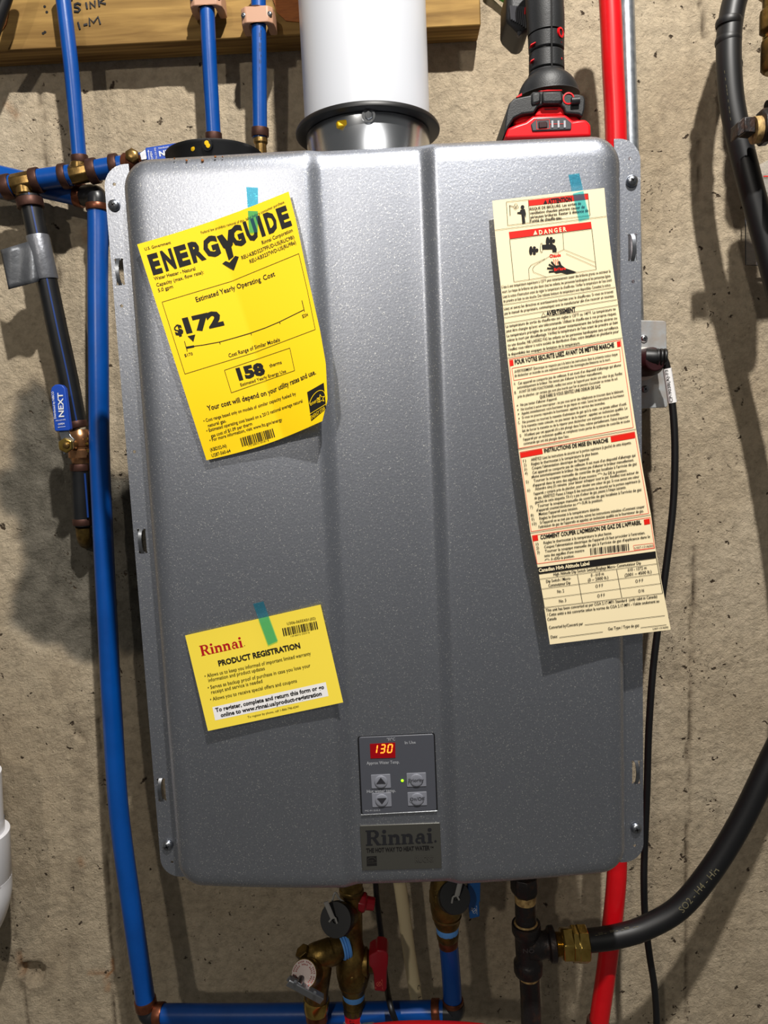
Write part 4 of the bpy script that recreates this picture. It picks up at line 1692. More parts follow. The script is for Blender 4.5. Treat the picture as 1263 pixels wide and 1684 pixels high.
p1 = blue_pipe([(99, -40, .060), (104, 0, .060), (118, 120, .057), (131, 268, .052)], R12, 'leftmost slim blue riser pipe, in front of the handwriting on the board',
               [((130, 255.5, .053), (132, 268.5, .052))], group='slim blue riser pipes', rr=1.19)
p2 = blue_pipe([(338, -40, .060), (340, 0, .060), (345, 110, .058), (352, 236, .054)], R12, 'middle slim blue riser pipe rising behind the black intake cap',
               [((351, 219, .055), (352, 234, .054))], group='slim blue riser pipes', rr=1.17)
p3 = blue_pipe([(424.5, -40, .060), (425, 0, .060), (426.5, 110, .058), (427.5, 228, .055)], R12, 'rightmost slim blue riser pipe beside the white vent duct',
               [((427.5, 210.5, .056), (427.8, 225, .055))], group='slim blue riser pipes', rr=1.22)
mb = MB()
cyl_text(mb, '=-= - == -=- --', U(426, 122, .0575), U(426, 42, .0595), R12, (0.35, -1, 0), 0.0045)
tag(mb.build('black_print', 'black_ink', p3), kind='stuff')
o = MB().lathe([(.0075, 0), (.0078, .003), (.0078, .006), (.0062, .008), (.0062, .03)], U(428, 226, .055), (0, 0, -1), 24).build('brass_adapter', 'brass')
tag(o, 'small brass adapter under the rightmost slim blue riser pipe', 'pipe fitting')


def clamp(px, py, d, label):
    """two-hole moulded clamp around a pipe, screwed to the board"""
    c = U(px, py, d)
    t = thing('pipe_clamp', c, label, 'clamp', 'tan pipe clamps on the board')
    h, r = 0.0085, R12
    out = []
    pts = [(-0.0180, 0.006), (-0.0170, -0.004), (-0.0120, -0.0085), (0.0120, -0.0085), (0.0170, -0.004), (0.0180, 0.006), (0.0176, 0.020), (0.0098, 0.020), (0.0092, 0.0)]
    inner = [(r * 1.12 * math.cos(a), -r * 1.08 * math.sin(a)) for a in np.linspace(0.15, math.pi - 0.15, 9)]
    prof = pts[:1] + pts[1:] + inner + [(-0.0092, 0.0), (-0.0098, 0.020), (-0.0176, 0.020)]
    mb = MB().prism([(c[0] + x, c[1] + y, c[2] - h) for x, y in prof], (0, 0, 2 * h))
    mb.build('clamp_body', 'clamp_tan', t, bevel=0.0012)
    for sx in (-1, 1):
        screw(t, (c[0] + sx * 0.0138, c[1] - 0.0066, c[2]), 0.0030, 0.3, 'clamp_screw')


clamp(339.5, 2, .060, 'tan pipe clamp cut off by the top edge, on the middle blue riser')
clamp(424, 30, .060, 'tan pipe clamp on the blue riser beside the white vent duct')

# ---------------------------------------------------------------- manifold on the left
MD = 0.052


def axis_piece(t, a, b, r, m, name, prof=None):
    a, b = U(*a), U(*b)
    L = np.linalg.norm(b - a)
    prof = prof or [(r, 0), (r, L)]
    return MB().lathe([(x, h * L) if prof and h <= 1.0001 else (x, h) for x, h in prof], a, b - a, 28).build(name, m, t)


man = thing('supply_manifold', U(85, 293, MD), 'blue water supply line with two brass tees running left from behind the heater', 'pipe')
for pts in ([(-60, 314, MD), (-20, 310, MD), (22, 305, MD)], [(60, 296, MD), (118, 288, MD)], [(150, 282, MD), (176, 277, MD), (205, 273, MD)], [(205, 273, MD), (250, 266, .06)]):
    MB().tube(path(pts), R34, 28).build('pipe', 'blue_pex', man)
for a, b in (((5, 309, MD), (20, 306, MD)), ((54, 298, MD), (67, 295.5, MD)), ((101, 291, MD), (112, 289, MD)), ((147, 282.5, MD), (161, 280, MD)), ((184, 275, MD), (196, 273, MD))):
    ring(man, U(*a), U(*b), R34 * 1.22)


def tee(t, a, b, branch, r, m='brass', oct_=8):
    a, b, c = U(*a), U(*b), U(*branch)
    mb = MB()
    L = np.linalg.norm(b - a)
    mb.lathe([(r * .86, -.004), (r, 0), (r, L), (r * .86, L + .004)], a, b - a, oct_)
    mid = (a + b) / 2
    L2 = np.linalg.norm(c - mid)
    mb.lathe([(r * .9, 0), (r * .9, L2 * .78), (r * .74, L2 * .8), (r * .74, L2)], mid, c - mid, 24)
    return mb.build('brass_tee', m, t, bevel=0.0008)


tee(man, (24, 304.5, MD), (53, 298.5, MD), (43, 326, MD), 0.0118, 'brass', 8)
tee(man, (116, 288.5, MD), (146, 282.5, MD), (130.5, 264, MD), 0.0108, 'brass', 8)
# second line behind it and the tall blue pipe
back = blue_pipe([(-40, 281, .028), (0, 291, .028), (60, 305, .028), (132, 321, .028)], 0.0125, 'blue pipe slanting behind the brass tees into a black elbow', [((125, 319.5, .028), (138, 322.5, .028))],
                 rr=1.1, ringm='copper_bright')
tall = blue_pipe([(159.5, 336, .040), (161, 370, .040), (161, 470, .046), (162, 600, .054), (164, 750, .060), (169.5, 880, .064), (177, 1030, .072), (185, 1180, .080), (196, 1340, .090),
                  (217.6, 1500, .100), (240, 1652, .105)], 0.01135, 'tall blue pipe bowing down the wall left of the heater',
                 [((160, 336, .040), (160.5, 347, .040)), ((238.5, 1643, .105), (241, 1657, .105))], ringm='copper_bright', rr=1.12)


def elbow(t, a, corner, b, r, m='black_plastic', name='elbow'):
    a, c, b = U(*a), U(*corner), U(*b)
    P_ = [a]
    for k in range(0, 9):
        s_ = k / 8
        p0 = c + (a - c) * 0.5
        p1 = c + (b - c) * 0.5
        P_.append((1 - s_) ** 2 * p0 + 2 * s_ * (1 - s_) * c + s_ * s_ * p1)
    P_.append(b)
    return MB().tube(P_, r, 24, smooth=False).build(name, m, t)


elbow(tall, (136, 322, .030), (161, 319, .040), (160, 340, .040), 0.0112)

# ---------------------------------------------------------------- black service pipe with valve
blk_pipe = thing('black_service_pipe', U(110, 600, .05), 'black water pipe with blue stripe, hanging from the leftmost brass tee', 'pipe')
bp_pts = [(48, 322, .052), (58, 370, .051), (75, 450, .048), (94, 540, .044), (111.5, 620, .040), (127.5, 702, .037)]
bpp = catmull(path(bp_pts), 10)
MB().tube(bpp, R34 * 1.02, 28, smooth=False).build('pipe', 'black_poly', blk_pipe)
mb = MB()
fs_ = []
for i, p in enumerate(bpp):
    tn = bpp[min(i + 1, len(bpp) - 1)] - bpp[max(i - 1, 0)]
    tn /= np.linalg.norm(tn)
    sd = np.cross(tn, (0, 1, 0))
    sd /= np.linalg.norm(sd)
    for a in (-0.07, 0.0, 0.07):
        ang = 0.42 + a
        fs_.append(p + (np.array([0, -1, 0]) * math.cos(ang) + sd * math.sin(ang)) * (R34 * 1.02 + 0.0004))
F = []
for i in range(len(bpp) - 1):
    for k in range(2):
        F.append((3 * i + k, 3 * i + k + 1, 3 * i + 4 + k, 3 * i + 3 + k))
mb.add(fs_, F).build('blue_stripe', 'stripe_blue', blk_pipe)
ring(blk_pipe, U(48, 327, .052), U(51, 342, .052), R34 * 1.3)
ring(blk_pipe, U(124.5, 693, .0372), U(127.5, 704, .0370), R34 * 1.12)
# duct tape: wrap and a loose flag
wrap = thing('duct_tape', U(60, 425, .053), 'silver duct tape wrapped on the black pipe with a loose flag sticking out left', 'tape')
w0, w1 = U(61.5, 388, .0502), U(77.5, 460, .0477)
MB().lathe([(R34 * 1.1, 0), (R34 * 1.13, .001), (R34 * 1.13, np.linalg.norm(w1 - w0) - .001), (R34 * 1.1, np.linalg.norm(w1 - w0))], w0, w1 - w0, 32).build('wrap', 'silver_tape', wrap)
V, F = [], []
TL, TR, BR, BL = np.array([0.5, 411.]), np.array([50, 396.]), np.array([66, 462.]), np.array([14, 476.])
n, m_ = 16, 8
for j in range(m_ + 1):
    for i in range(n + 1):
        u, v = i / n, j / m_
        p = (TL * (1 - u) + TR * u) * (1 - v) + (BL * (1 - u) + BR * u) * v
        d_ = 0.056 + 0.010 * math.sin(u * 3.0) * (0.8 + 0.2 * v) + 0.003 * math.sin(7 * u + 2 * v) + 0.006 * (1 - u) ** 4
        V.append(U(p[0], p[1], d_))
for j in range(m_):
    for i in range(n):
        a = j * (n + 1) + i
        F.append((a, a + n + 1, a + n + 2, a + 1))
o = MB().add(V, F).build('flag', 'tape_shaded', wrap, angle=180)
s_ = o.modifiers.new('thick', 'SOLIDIFY')
s_.thickness = 0.0006

k5 = Z(60, 600, 5.2625)


def K(*pts):
    return [k5(*p) for p in pts]


valve = thing('ball_valve', U(*k5(370, 700), .055), 'brass ball valve with upright blue lever left of the tall blue pipe', 'valve')
vt, vb = U(*k5(372, 588), .036), U(*k5(392, 850), .035)
L = np.linalg.norm(vb - vt)
rv = 98 / 5.2625 * mpp(130, 735, .036)
MB().lathe([(rv * .72, -.004), (rv * .9, 0), (rv * 1.0, L * .1), (rv * 1.05, L * .3), (rv * 1.05, L * .42), (rv * .98, L * .45), (rv * .98, L * .52), (rv * 1.08, L * .56), (rv * 1.08, L * .8),
            (rv * .95, L * .84), (rv * .8, L)], vt, vb - vt, 24).build('valve_body', 'bronze', valve)
for p in ((437, 640), (437, 683), (450, 745)):
    MB().lathe([(.0017, 0), (.0015, .0012)], U(*k5(*p), .049), (0, -1, 0), 10).build('rivet', 'brass_bright', valve)
st0 = U(*k5(330, 690), .045)
MB().lathe([(.0056, 0), (.0056, .030)], st0, U(*k5(262, 697), .078) - st0, 16).build('stem', 'brass', valve)
MB().lathe([(.0082, 0), (.0086, .001), (.0086, .005), (.0080, .006)], U(*k5(266, 696), .078), (0.05, -1, 0), 6).build('stem_nut', 'brass_bright', valve, bevel=0.0008)
MB().lathe([(.0042, 0), (.0036, .0035), (.0026, .004)], U(*k5(264, 697), .0825), (0, -1, 0), 14).build('stem_tip', 'brass', valve)
MB().slab(K((190, 578), (272, 566), (300, 620), (330, 648), (318, 675), (268, 690), (250, 770), (232, 780), (226, 740), (214, 650)), .078, 0.0022).build('lever_strap', 'steel', valve, bevel=0.0006)
lev = MB().slab(K((122, 232), (130, 195), (160, 172), (190, 168), (222, 176), (246, 202), (292, 556), (282, 570), (168, 577), (156, 566)), .0825, 0.007).build('lever_grip', 'blue_vinyl', valve, bevel=0.0022, bseg=3)
pr = Print(lambda x, y: .0825, off=0.0008)
pr.text('NEXT', k5(238, 450), k5(226, 240), 44 / 5.26, 0.02)
pr.text('Distributed by NIBCO', k5(170, 465), k5(148, 230), 18 / 5.26, 0.01)
pr.text('FN-CP-MS', k5(168, 490), k5(252, 478), 11 / 5.26, 0.0)
pr.text('OPEN', k5(188, 522), k5(242, 514), 15 / 5.26, 0.01)
pr.line(K((188, 540), (250, 533)), 0.6)
pr.poly(K((182, 541), (196, 534), (197, 545)))
tag(pr.build('lever_print', 'white_ink', lev), kind='stuff')
low = thing('black_pipe_stub', U(*k5(390, 1100), .055), 'short black pipe stub below the ball valve, ending in a dull brass elbow', 'pipe')
rl = 82 / 5.2625 * mpp(130, 800, .055)
MB().tube(path([k5(378, 860) + (.035,), k5(388, 1100) + (.034,), k5(402, 1390) + (.033,)]), rl, 28).build('pipe', 'black_poly', low)
ring(low, U(*k5(378, 858), .035), U(*k5(381, 917), .035), rl * 1.07)
ring(low, U(*k5(399, 1330), .033), U(*k5(402, 1385), .033), rl * 1.07)
elbow(low, k5(403, 1400) + (.033,), k5(412, 1500) + (.030,), k5(430, 1530) + (.002,), 0.0088, 'brass_dull', 'brass_elbow')
MB().tube([U(*k5(418, 940), .0440), U(*k5(446, 1320), .0420)], 0.0012, 8).build('blue_stripe', 'stripe_blue', low)

# ---------------------------------------------------------------- valve half hidden behind the heater's top left corner
hv = thing('shutoff_valve', U(222, 262, .07), 'brass shutoff valve with blue lever lying flat behind the top left heater corner', 'valve')
MB().lathe([(.0105, 0), (.0125, .003), (.0125, .016), (.009, .019), (.009, .045)], U(203, 272, .075), (1, 0, 0.02), 20).build('valve_body', 'copper_bright', hv)
MB().lathe([(.0068, 0), (.0075, .001), (.0075, .006), (.0055, .0075), (.003, .008)], U(219, 259, .085), (0.1, -1, 0.1), 6).build('stem_nut', 'brass', hv)
MB().slab([(229, 252), (238, 245), (242, 244), (242, 262), (232, 264)], .088, 0.003).build('lever_strap', 'steel', hv, bevel=0.0006)
lev = MB().slab([(238, 242.5), (330, 228), (335, 262), (242, 270)], .0905, 0.007).build('lever_grip', 'blue_vinyl', hv, bevel=0.0015)
pr = Print(lambda x, y: .0905, off=0.0006)
pr.text('OPEN', (252, 262), (249.6, 249), 3.2, 0.01)
pr.text('FN-CP-MS', (259, 262), (256, 242.5), 2.6, 0.0)
pr.line([(245.5, 262), (244, 249)], 0.8)
pr.poly([(242.6, 250), (243.8, 246), (245.4, 249.6)])
pr.text('Distributed', (261, 245), (277, 242.2), 2.6, 0.0)
pr.text('NEXT', (262.5, 257), (296, 251), 8.2, 0.03)
tag(pr.build('lever_print', 'white_ink', lev), kind='stuff')

# ================================================================== ON TOP OF THE HEATER
TOPZ = Z0 + 0.3265
# air intake opening with black rubber cap
c0 = U(352, 243, .150)
cap = thing('intake_cap', (c0[0], -.150, TOPZ), 'round black rubber cap with yellow paint marks on the heater top', 'cap')
rc = px_r(352, 240, .15, 158)
zc = U(340, 226, .150 + rc)[2]
cc = np.array([c0[0], -.150, zc])
dz = zc - TOPZ
MB().lathe([(rc * .80, -dz), (rc * .84, -dz * .55), (rc * .93, -dz * .22), (rc * .985, -.0035), (rc * 1.0, -.002), (rc * 1.0, -.0005), (rc * .97, 0.0), (rc * .9, -.002), (rc * .3, -.003), (0.0005, -.003)],
           cc, (0, 0, 1), 64).build('cap_body', 'black_rubber', cap)
kn = U(340.5, 238.5, .150 + rc * .97)
MB().lathe([(.0052, -.006), (.0054, 0), (.005, .0012), (.0001, .0016)], kn, (-0.1, -1, -0.25), 20).build('clamp_bolt', 'black_plastic', cap)
mb = MB()
mb.lathe([(.0022, 0), (.002, .0008), (.0001, .0009)], kn + np.array([0.0001, -.0016, .0012]), (-0.1, -1, -0.25), 12)
mb.lathe([(.0021, 0), (.0019, .0008), (.0001, .0009)], kn + np.array([0.0012, -.0012, -.0010]), (-0.1, -1, -0.25), 12)
mb.build('yellow_dab', 'yellow_mark', cap)
yd = U(317, 243.5, .150 + rc * .895)
MB().lathe([(.0028, -.002), (.0026, .0010), (.0001, .0014)], yd, (-0.35, -1, -0.35), 14).build('yellow_mark', 'yellow_mark', cap)

# white vent duct
vx = U(604, 200, .135)
rg = px_r(606, 205, .135, 236)
rp = px_r(606, 170, .135, 205.5)
zr = U(606, 163, .135 + rg)[2]           # top of the gasket at its front
vent = thing('vent_duct', (vx[0], -.135, TOPZ), 'wide white vent duct with black gasket ring above the heater top', 'duct')
vc = np.array([vx[0], -.135, TOPZ])
hg = zr - TOPZ
MB().lathe([(rp * .985, -.002), (rp * .985, hg * .25), (rp * 1.0, hg * .27), (rp * 1.0, hg * .33), (rp * .985, hg * .35), (rp * .985, hg - .0066)], vc, (0, 0, 1), 72).build('collar', 'aluminium', heater)
MB().lathe([(rp * .99, hg - .006), (rg * .97, hg - .0058), (rg * 1.0, hg - .005), (rg * 1.003, hg - .003), (rg * .985, hg - .0006), (rg * .96, hg), (rp * 1.0, hg + .001)], vc, (0, 0, 1), 72).build('gasket', 'black_rubber', vent)
MB().lathe([(rp, hg - .004), (rp, hg + .75)], vc, (0, 0, 1), 72).build('duct_pipe', 'vent_white', vent)
sp_ = U(606, 190, .135 + rp)
MB().lathe([(.0042, -.003), (.0042, .0022), (.0036, .0028)], sp_, (0, -1, -0.1), 6).build('collar_screw', 'chrome', heater, bevel=0.0004)
MB().lathe([(.0062, -.003), (.0062, .0006)], sp_, (0, -1, -0.05), 20).build('screw_washer', 'chrome', heater)
yl = U(562, 203, .135 + rp * .93)
MB().box(yl + np.array([0, .0015, 0]), (.0046, .0030, .0028), ((1, 0.22, 0.16), (-0.4, 1, 0), (-0.16, 0, 1))).build('yellow_sticker', 'yellow_mark', heater, bevel=0.0012)

# ---------------------------------------------------------------- cordless tool standing on its battery
t2 = Z(790, 0, 6.315)


def Q(*pts):
    return [t2(*p) for p in pts]


tool = thing('cordless_tool', (U(902, 222, .2)[0], -.17, TOPZ), 'black and red cordless tool standing on its battery on the heater top', 'power tool')
fd = 0.216          # battery front face
bat = MB().slab(Q((258, 1405), (278, 1330), (370, 1290), (470, 1258), (545, 1200), (890, 1185), (965, 1250), (1010, 1240), (1095, 1235), (1150, 1285), (1155, 1420), (258, 1440)), fd, 0.105).build(
    'battery', 'red_plastic', tool, bevel=0.003, bseg=3)
MB().slab(Q((350, 1240), (420, 1195), (560, 1172), (900, 1165), (1010, 1190), (1035, 1225), (1035, 1290), (350, 1290)), fd - 0.006, 0.08).build('battery_top', 'red_plastic', tool, bevel=0.003)
MB().slab(Q((566, 1180), (600, 1128), (640, 1102), (838, 1092), (862, 1120), (885, 1175), (885, 1200), (566, 1210)), fd - 0.003, 0.03).build('release_tab', 'red_plastic', tool, bevel=0.002)
MB().slab(Q((660, 1126), (810, 1122), (800, 1136), (670, 1140)), fd - 0.0025, 0.002).build('tab_groove', 'maroon_plastic', tool, bevel=0.0005)
gau = MB().slab(Q((525, 1290), (590, 1225), (880, 1216), (948, 1275), (945, 1345), (540, 1362)), fd + 0.0012, 0.004).build('fuel_gauge', 'tool_grey', tool, bevel=0.0008)
pr = Print(lambda x, y: fd + 0.0012, off=0.0003)
pr.line(Q((582, 1248), (716, 1240), (720, 1335), (586, 1343)), 0.7, True)
pr.line(Q((718, 1288), (880, 1284)), 0.7)
pr.build('gauge_outline', 'red_ink', gau)
MB().slab(Q((605, 1262), (680, 1256), (697, 1275), (697, 1322), (608, 1330)), fd + 0.0024, 0.002).build('gauge_button', 'maroon_plastic', gau, bevel=0.0006)
for x in (748, 812, 876):
    MB().slab(Q((x - 11, 1252), (x + 9, 1250), (x + 11, 1322), (x - 9, 1325)), fd + 0.0018, 0.001).build('gauge_bar', 'grey_ink', gau)
# moulded foot
foot = MB().slab(Q((250, 1398), (262, 1250), (275, 1150), (300, 1070), (350, 1020), (520, 985), (540, 950), (840, 942), (860, 975), (1020, 975), (1075, 990), (1090, 1030), (1085, 1130), (1062, 1215),
                   (1020, 1185), (880, 1172), (866, 1120), (820, 1075), (660, 1080), (600, 1100), (560, 1168), (430, 1185), (350, 1225), (290, 1320)), fd + 0.001, 0.085).build(
    'moulded_foot', 'tool_black', tool, bevel=0.004, bseg=3)
MB().slab(Q((530, 960), (632, 945), (632, 1060), (530, 1092)), fd + 0.003, 0.01).build('foot_facet', 'tool_black', tool, bevel=0.002)
MB().slab(Q((640, 945), (850, 938), (866, 1050), (820, 1068), (640, 1070)), fd + 0.0036, 0.01).build('foot_facet', 'tool_black', tool, bevel=0.002)
MB().slab(Q((600, 944), (700, 930), (850, 930), (850, 942), (640, 950)), fd + 0.0006, 0.01).build('red_accent', 'red_plastic', tool, bevel=0.0008)
hole = U(*t2(915, 1022), fd + 0.0012)
MB().lathe([(.0052, -.004), (.0052, .0003), (.0040, .0004), (.0036, -.003), (.0001, -.0031)], hole, (0, -1, 0), 20, caps=False).build('lanyard_hole', 'red_plastic', tool)
MB().tube([U(*t2(945, 1050), fd + .003), U(*t2(1030, 1042), fd + .003)], .0030, 14).build('foot_bar', 'tool_black', tool)
MB().slab(Q((372, 1006), (430, 965), (432, 990), (385, 1010)), fd - 0.001, 0.006).build('red_accent', 'red_plastic', tool)
MB().slab(Q((245, 1300), (262, 1180), (275, 1180), (270, 1290), (255, 1380)), fd - .02, 0.02).build('red_accent', 'red_plastic', tool, bevel=0.001)
# shoulder and handle
cx = U(*t2(695, 950), .18)


def at(px, py, d=.18):
    return U(*t2(px, py), d)


MB().tube([at(705, 1010, .185), at(703, 950, .185), at(700, 905, .183), at(694, 850)], [.0285, .0268, .0212, .0174], 40, squash=(1, 0.9, 1)).build('shoulder', 'tool_black', tool, subsurf=0)
MB().tube([at(690, 860), at(688, 760)], [.0174, .0168], 40, smooth=False, squash=(1, 0.95, 1)).build('grip_ring', 'tool_black', tool, bevel=0.0012)
MB().tube([at(688, 752), at(685, 560)], [.0164, .0160], 40, smooth=False, squash=(1, 0.95, 1)).build('grip_ring', 'tool_black', tool, bevel=0.0012)
MB().tube([at(685, 548), at(682, 376)], [.0162, .0166], 40, smooth=False, squash=(1, 0.95, 1)).build('grip_ring', 'tool_black', tool, bevel=0.0012)
MB().tube([at(682, 366), at(676, 200), at(668, 60), at(662, -120), at(655, -400)], [.0168, .0172, .0172, .0172, .018], 40, squash=(1, 0.95, 1)).build('handle', 'tool_black', tool)
MB().tube([at(688, 860), at(682, 350), at(668, 0), at(660, -250)], .0145, 24, squash=(1, 0.95, 1)).build('handle_core', 'black_plastic', tool)
for (x1, y1, x2, y2) in ((706, 860, 700, 140), (700, 140, 690, -120)):
    a, b = at(x1, y1, .18), at(x2, y2, .18)
    off = np.array([0, -.0163, 0])
    MB().tube([a + off, b + off], .0008, 8).build('mould_seam', 'black_rubber', tool)
for poly, dd in ((((518, 476), (524, 455), (575, 430), (578, 442)), .1925), (((518, 644), (524, 624), (562, 603), (562, 618)), .1925), (((826, 418), (838, 420), (850, 444), (838, 440)), .191),
                 (((838, 592), (848, 594), (852, 620), (843, 615)), .191)):
    MB().slab(Q(*poly), dd, 0.006).build('red_accent', 'red_plastic', tool, bevel=0.0005)
sl = at(832, 338, .1915)
MB().lathe([(.0045, -.004), (.0045, .0008), (.0030, .0010), (.0026, -.001), (.0001, -.001)], sl, (0.75, -0.75, 0), 18, caps=False).build('red_eyelet', 'red_plastic', tool)
# ribbed motor housing behind the handle
MB().slab(Q((280, -200), (272, 170), (292, 215), (395, 315), (440, 326), (520, 322), (560, -200)), .150, 0.05).build('motor_housing', 'tool_black', tool, bevel=0.006, bseg=3)
for i in range(8):
    x = 312 + i * 20
    MB().tube([U(*t2(x, 60 + i * 2), .1505), U(*t2(x + 12 + i, 205 + i * 12), .1505)], .0011, 6).build('vent_rib', 'tool_grey', tool)
MB().slab(Q((455, 140), (460, 80), (470, 70), (468, 150)), .152, 0.004).build('red_accent', 'red_plastic', tool)
MB().slab(Q((384, 345), (392, 312), (438, 318), (428, 352), (404, 370)), .148, 0.006).build('latch', 'tool_grey', tool, bevel=0.001)
# green cable end above the board's right end
o = MB().tube(path([(800, -22, .008), (822, -6, .008), (840, 4, .009), (880, 22, .009)]), .0036, 14).build('green_cable', 'green_sheath')
tag(o, 'green cable behind the black cordless tool at the top edge', 'cable')

# ================================================================== RIGHT SIDE
redp = thing('red_pipe', U(1005, 800, .1), 'long red pipe running from top to bottom behind the right edge of the heater', 'pipe')
MB().tube(path([(996, -60, .085), (1003, 0, .085), (1008, 110, .085), (1013, 226, .085), (1013, 400, .088), (1013, 700, .093), (1013, 1100, .10), (1014, 1300, .105), (1015, 1400, .107), (1012, 1470, .11), (998, 1590, .113),
                (985, 1680, .115), (975, 1760, .115)]), 0.0112, 28, 10).build('pipe', 'red_pex', redp)
ring(redp, U(984, 1678, .115), U(981, 1700, .115), 0.0130)
con = MB().tube(path([(1027, -60, .035), (1029, 0, .035), (1036, 226, .035), (1046, 560, .035)]), 0.0092, 24).build('steel_conduit', 'galvanised')
tag(con, 'galvanised steel conduit just right of the red pipe', 'conduit')

# outlet box, plug and cord
ob = thing('outlet_box', U(1070, 600, .02), 'galvanised steel outlet box on the wall right of the heater', 'outlet')
MB().slab(rounded_px([(1020, 529), (1093, 530), (1096, 669), (1022, 672)], 4), .058, .056).build('box', 'box_steel', ob, bevel=0.002)
MB().slab(rounded_px([(1016, 525.5), (1096, 527.5), (1098.5, 670), (1018, 674)], 5), .061, .003).build('cover_plate', 'box_steel', ob, bevel=0.0008)
screw(ob, U(1059, 557, .061), .0042, 0.4, 'cover_screw', 'chrome')
screw(ob, U(1060.5, 640, .061), .0042, 0.9, 'cover_screw', 'steel')
MB().lathe([(.0185, 0), (.0185, .0025), (.017, .0032)], U(1056, 599, .061), (0, -1, 0), 40).build('receptacle', 'outlet_white', ob)
cord = thing('power_cord', U(1082, 590, .09), 'black power cord and plug dropping from the outlet to the floor', 'cord')
MB().lathe([(.0150, 0), (.0155, .002), (.0155, .020), (.013, .026), (.011, .030)], U(1058, 597, .064), (0.12, -1, 0), 28).build('plug', 'maroon_plastic', cord, bevel=0.001)
MB().tube(path([(1062, 588, .086), (1074, 588, .088), (1082, 588, .089)]), [.0098, .0092, .0085], 24).build('plug_neck', 'black_rubber', cord)
for x in (1078, 1084, 1090):
    MB().lathe([(.0088, 0), (.0092, .0008), (.0092, .002), (.0088, .0028)], U(x, 587, .089), (1, -0.05, -0.1), 24).build('strain_relief', 'black_rubber', cord)
MB().tube(path([(1084, 587, .089), (1091, 590, .089), (1095, 597, .089), (1098, 612, .088), (1103, 645, .087), (1108, 690, .087), (1110, 750, .087), (1107, 830, .087), (1097, 920, .088), (1085, 1010, .09),
                (1074, 1100, .095), (1067, 1200, .10), (1064, 1300, .103), (1060, 1400, .105), (1059, 1450, .108), (1061, 1510, .11), (1068, 1570, .11), (1077, 1630, .11), (1080, 1700, .11), (1076, 1790, .11)]),
          .0039, 16, 8).build('cable', 'black_rubber', cord)
la, lb = U(1097, 606, .0883), U(1106, 662, .0870)
lab = MB().lathe([(.0046, 0), (.0047, np.linalg.norm(lb - la))], la, lb - la, 24).build('cord_label', 'white_paper', cord)
mb = MB()
cyl_text(mb, 'CP-9038(A)-F3', lb * .97 + la * .03, la * .97 + lb * .03, .0048, (-0.6, -1, 0), .0030)
cyl_text(mb, '=-=-==-=-==-', la * .97 + lb * .03, lb * .97 + la * .03, .0048, (0.9, -1, 0), .0016)
tag(mb.build('label_print', 'black_ink', cord), kind='stuff')

# gas hose: comes from the fittings at upper right, swings out of frame and back to the tee
hose = thing('gas_hose', U(1230, 300, .1), 'thick black gas hose from the upper right, looping down to the brass nut', 'hose')
RH = 0.0124
hp = [(1232, -70, .085), (1212, -10, .085), (1204, 20, .086), (1199, 60, .088), (1199, 110, .09), (1204, 170, .092), (1217, 235, .095), (1233, 300, .098), (1249, 360, .10), (1270, 440, .103), (1310, 600, .11),
      (1350, 850, .12), (1340, 1050, .125), (1305, 1170, .13), (1262, 1262, .132), (1218, 1352, .134), (1170, 1430, .136), (1118, 1492, .138), (1060, 1526, .139), (1010, 1541, .14), (966, 1547, .14)]
MB().tube(path(hp), RH, 32, 10).build('hose_jacket', 'black_rubber', hose)
mb = MB()
for p in ((1199, 32), (1198, 62), (1199.5, 103)):
    mb.lathe([(RH * 1.0, 0), (RH * 1.06, .002), (RH * 1.06, .005), (RH * 1.0, .007)], U(*p, .088), (-0.05, 0, -1), 32)
mb.build('jacket_wrinkle', 'black_rubber', hose)
pr = MB()
hs = catmull(path(hp), 10)


def along(pxa, pxb):
    """axis points of the hose nearest two pixels"""
    def near(p):
        best = None
        for w in hs:
            d_ = w - CAM
            z_ = np.dot(d_, _fw)
            x_, y_ = 631.5 + FPX * np.dot(d_, _rt) / z_, 842 - FPX * np.dot(d_, _up) / z_
            e_ = (x_ - p[0]) ** 2 + (y_ - p[1]) ** 2
            if best is None or e_ < best[0]:
                best = (e_, w)
        return best[1]
    return near(pxa), near(pxb)


a_, b_ = along((1166, 1436), (1118, 1492))
a_, b_ = b_, a_
cyl_text(pr, 'SO2 - H4 - HH', a_, b_ + (b_ - a_) * 0.25, RH * 1.02, (-0.2, -1, 0.45), .0065)
a_, b_ = along((980, 1546), (1050, 1530))
cyl_text(pr, '-=- =- -= --', a_, b_, RH * 1.02, (0, -0.6, 1), .004)
a_, b_ = along((1200, 120), (1209, 200))
cyl_text(pr, '- -- - --- - -', b_, a_, RH * 1.02, (-1.1, -1, 0), .003)
tag(pr.build('hose_print', 'hose_ink', hose), kind='stuff')

# iron and brass fittings at the right edge
pf = thing('plugged_tee', U(1250, 208, .13), 'iron pipe fitting with a square-headed plug at the right edge over the hose', 'pipe fitting')
hx_ = Z(1160, 150, 5.107)
MB().slab([hx_(*p) for p in ((328, 213), (424, 210), (424, 350), (330, 342))], .146, .016).build('plug_head', 'black_iron', pf, bevel=0.0012)
MB().slab([hx_(*p) for p in ((272, 262), (328, 215), (330, 342), (278, 380), (270, 372))], .1455, .016).build('plug_head_side', 'black_iron', pf, bevel=0.0008)
ax0 = U(*hx_(400, 330), .138)
MB().lathe([(.0125, 0), (.0125, .005), (.0120, .0055), (.0127, .007), (.0127, .0085), (.0120, .009)], ax0, (1, -0.05, 0.06), 28).build('plug_thread', 'pipe_dope', pf)
MB().lathe([(.0155, .006), (.0172, .0075), (.0172, .014), (.0155, .016), (.0150, .07)], ax0 + np.array([0.0, 0, 0.002]), (1, -0.02, 0.05), 8).build('bushing', 'black_iron', pf, bevel=0.001)
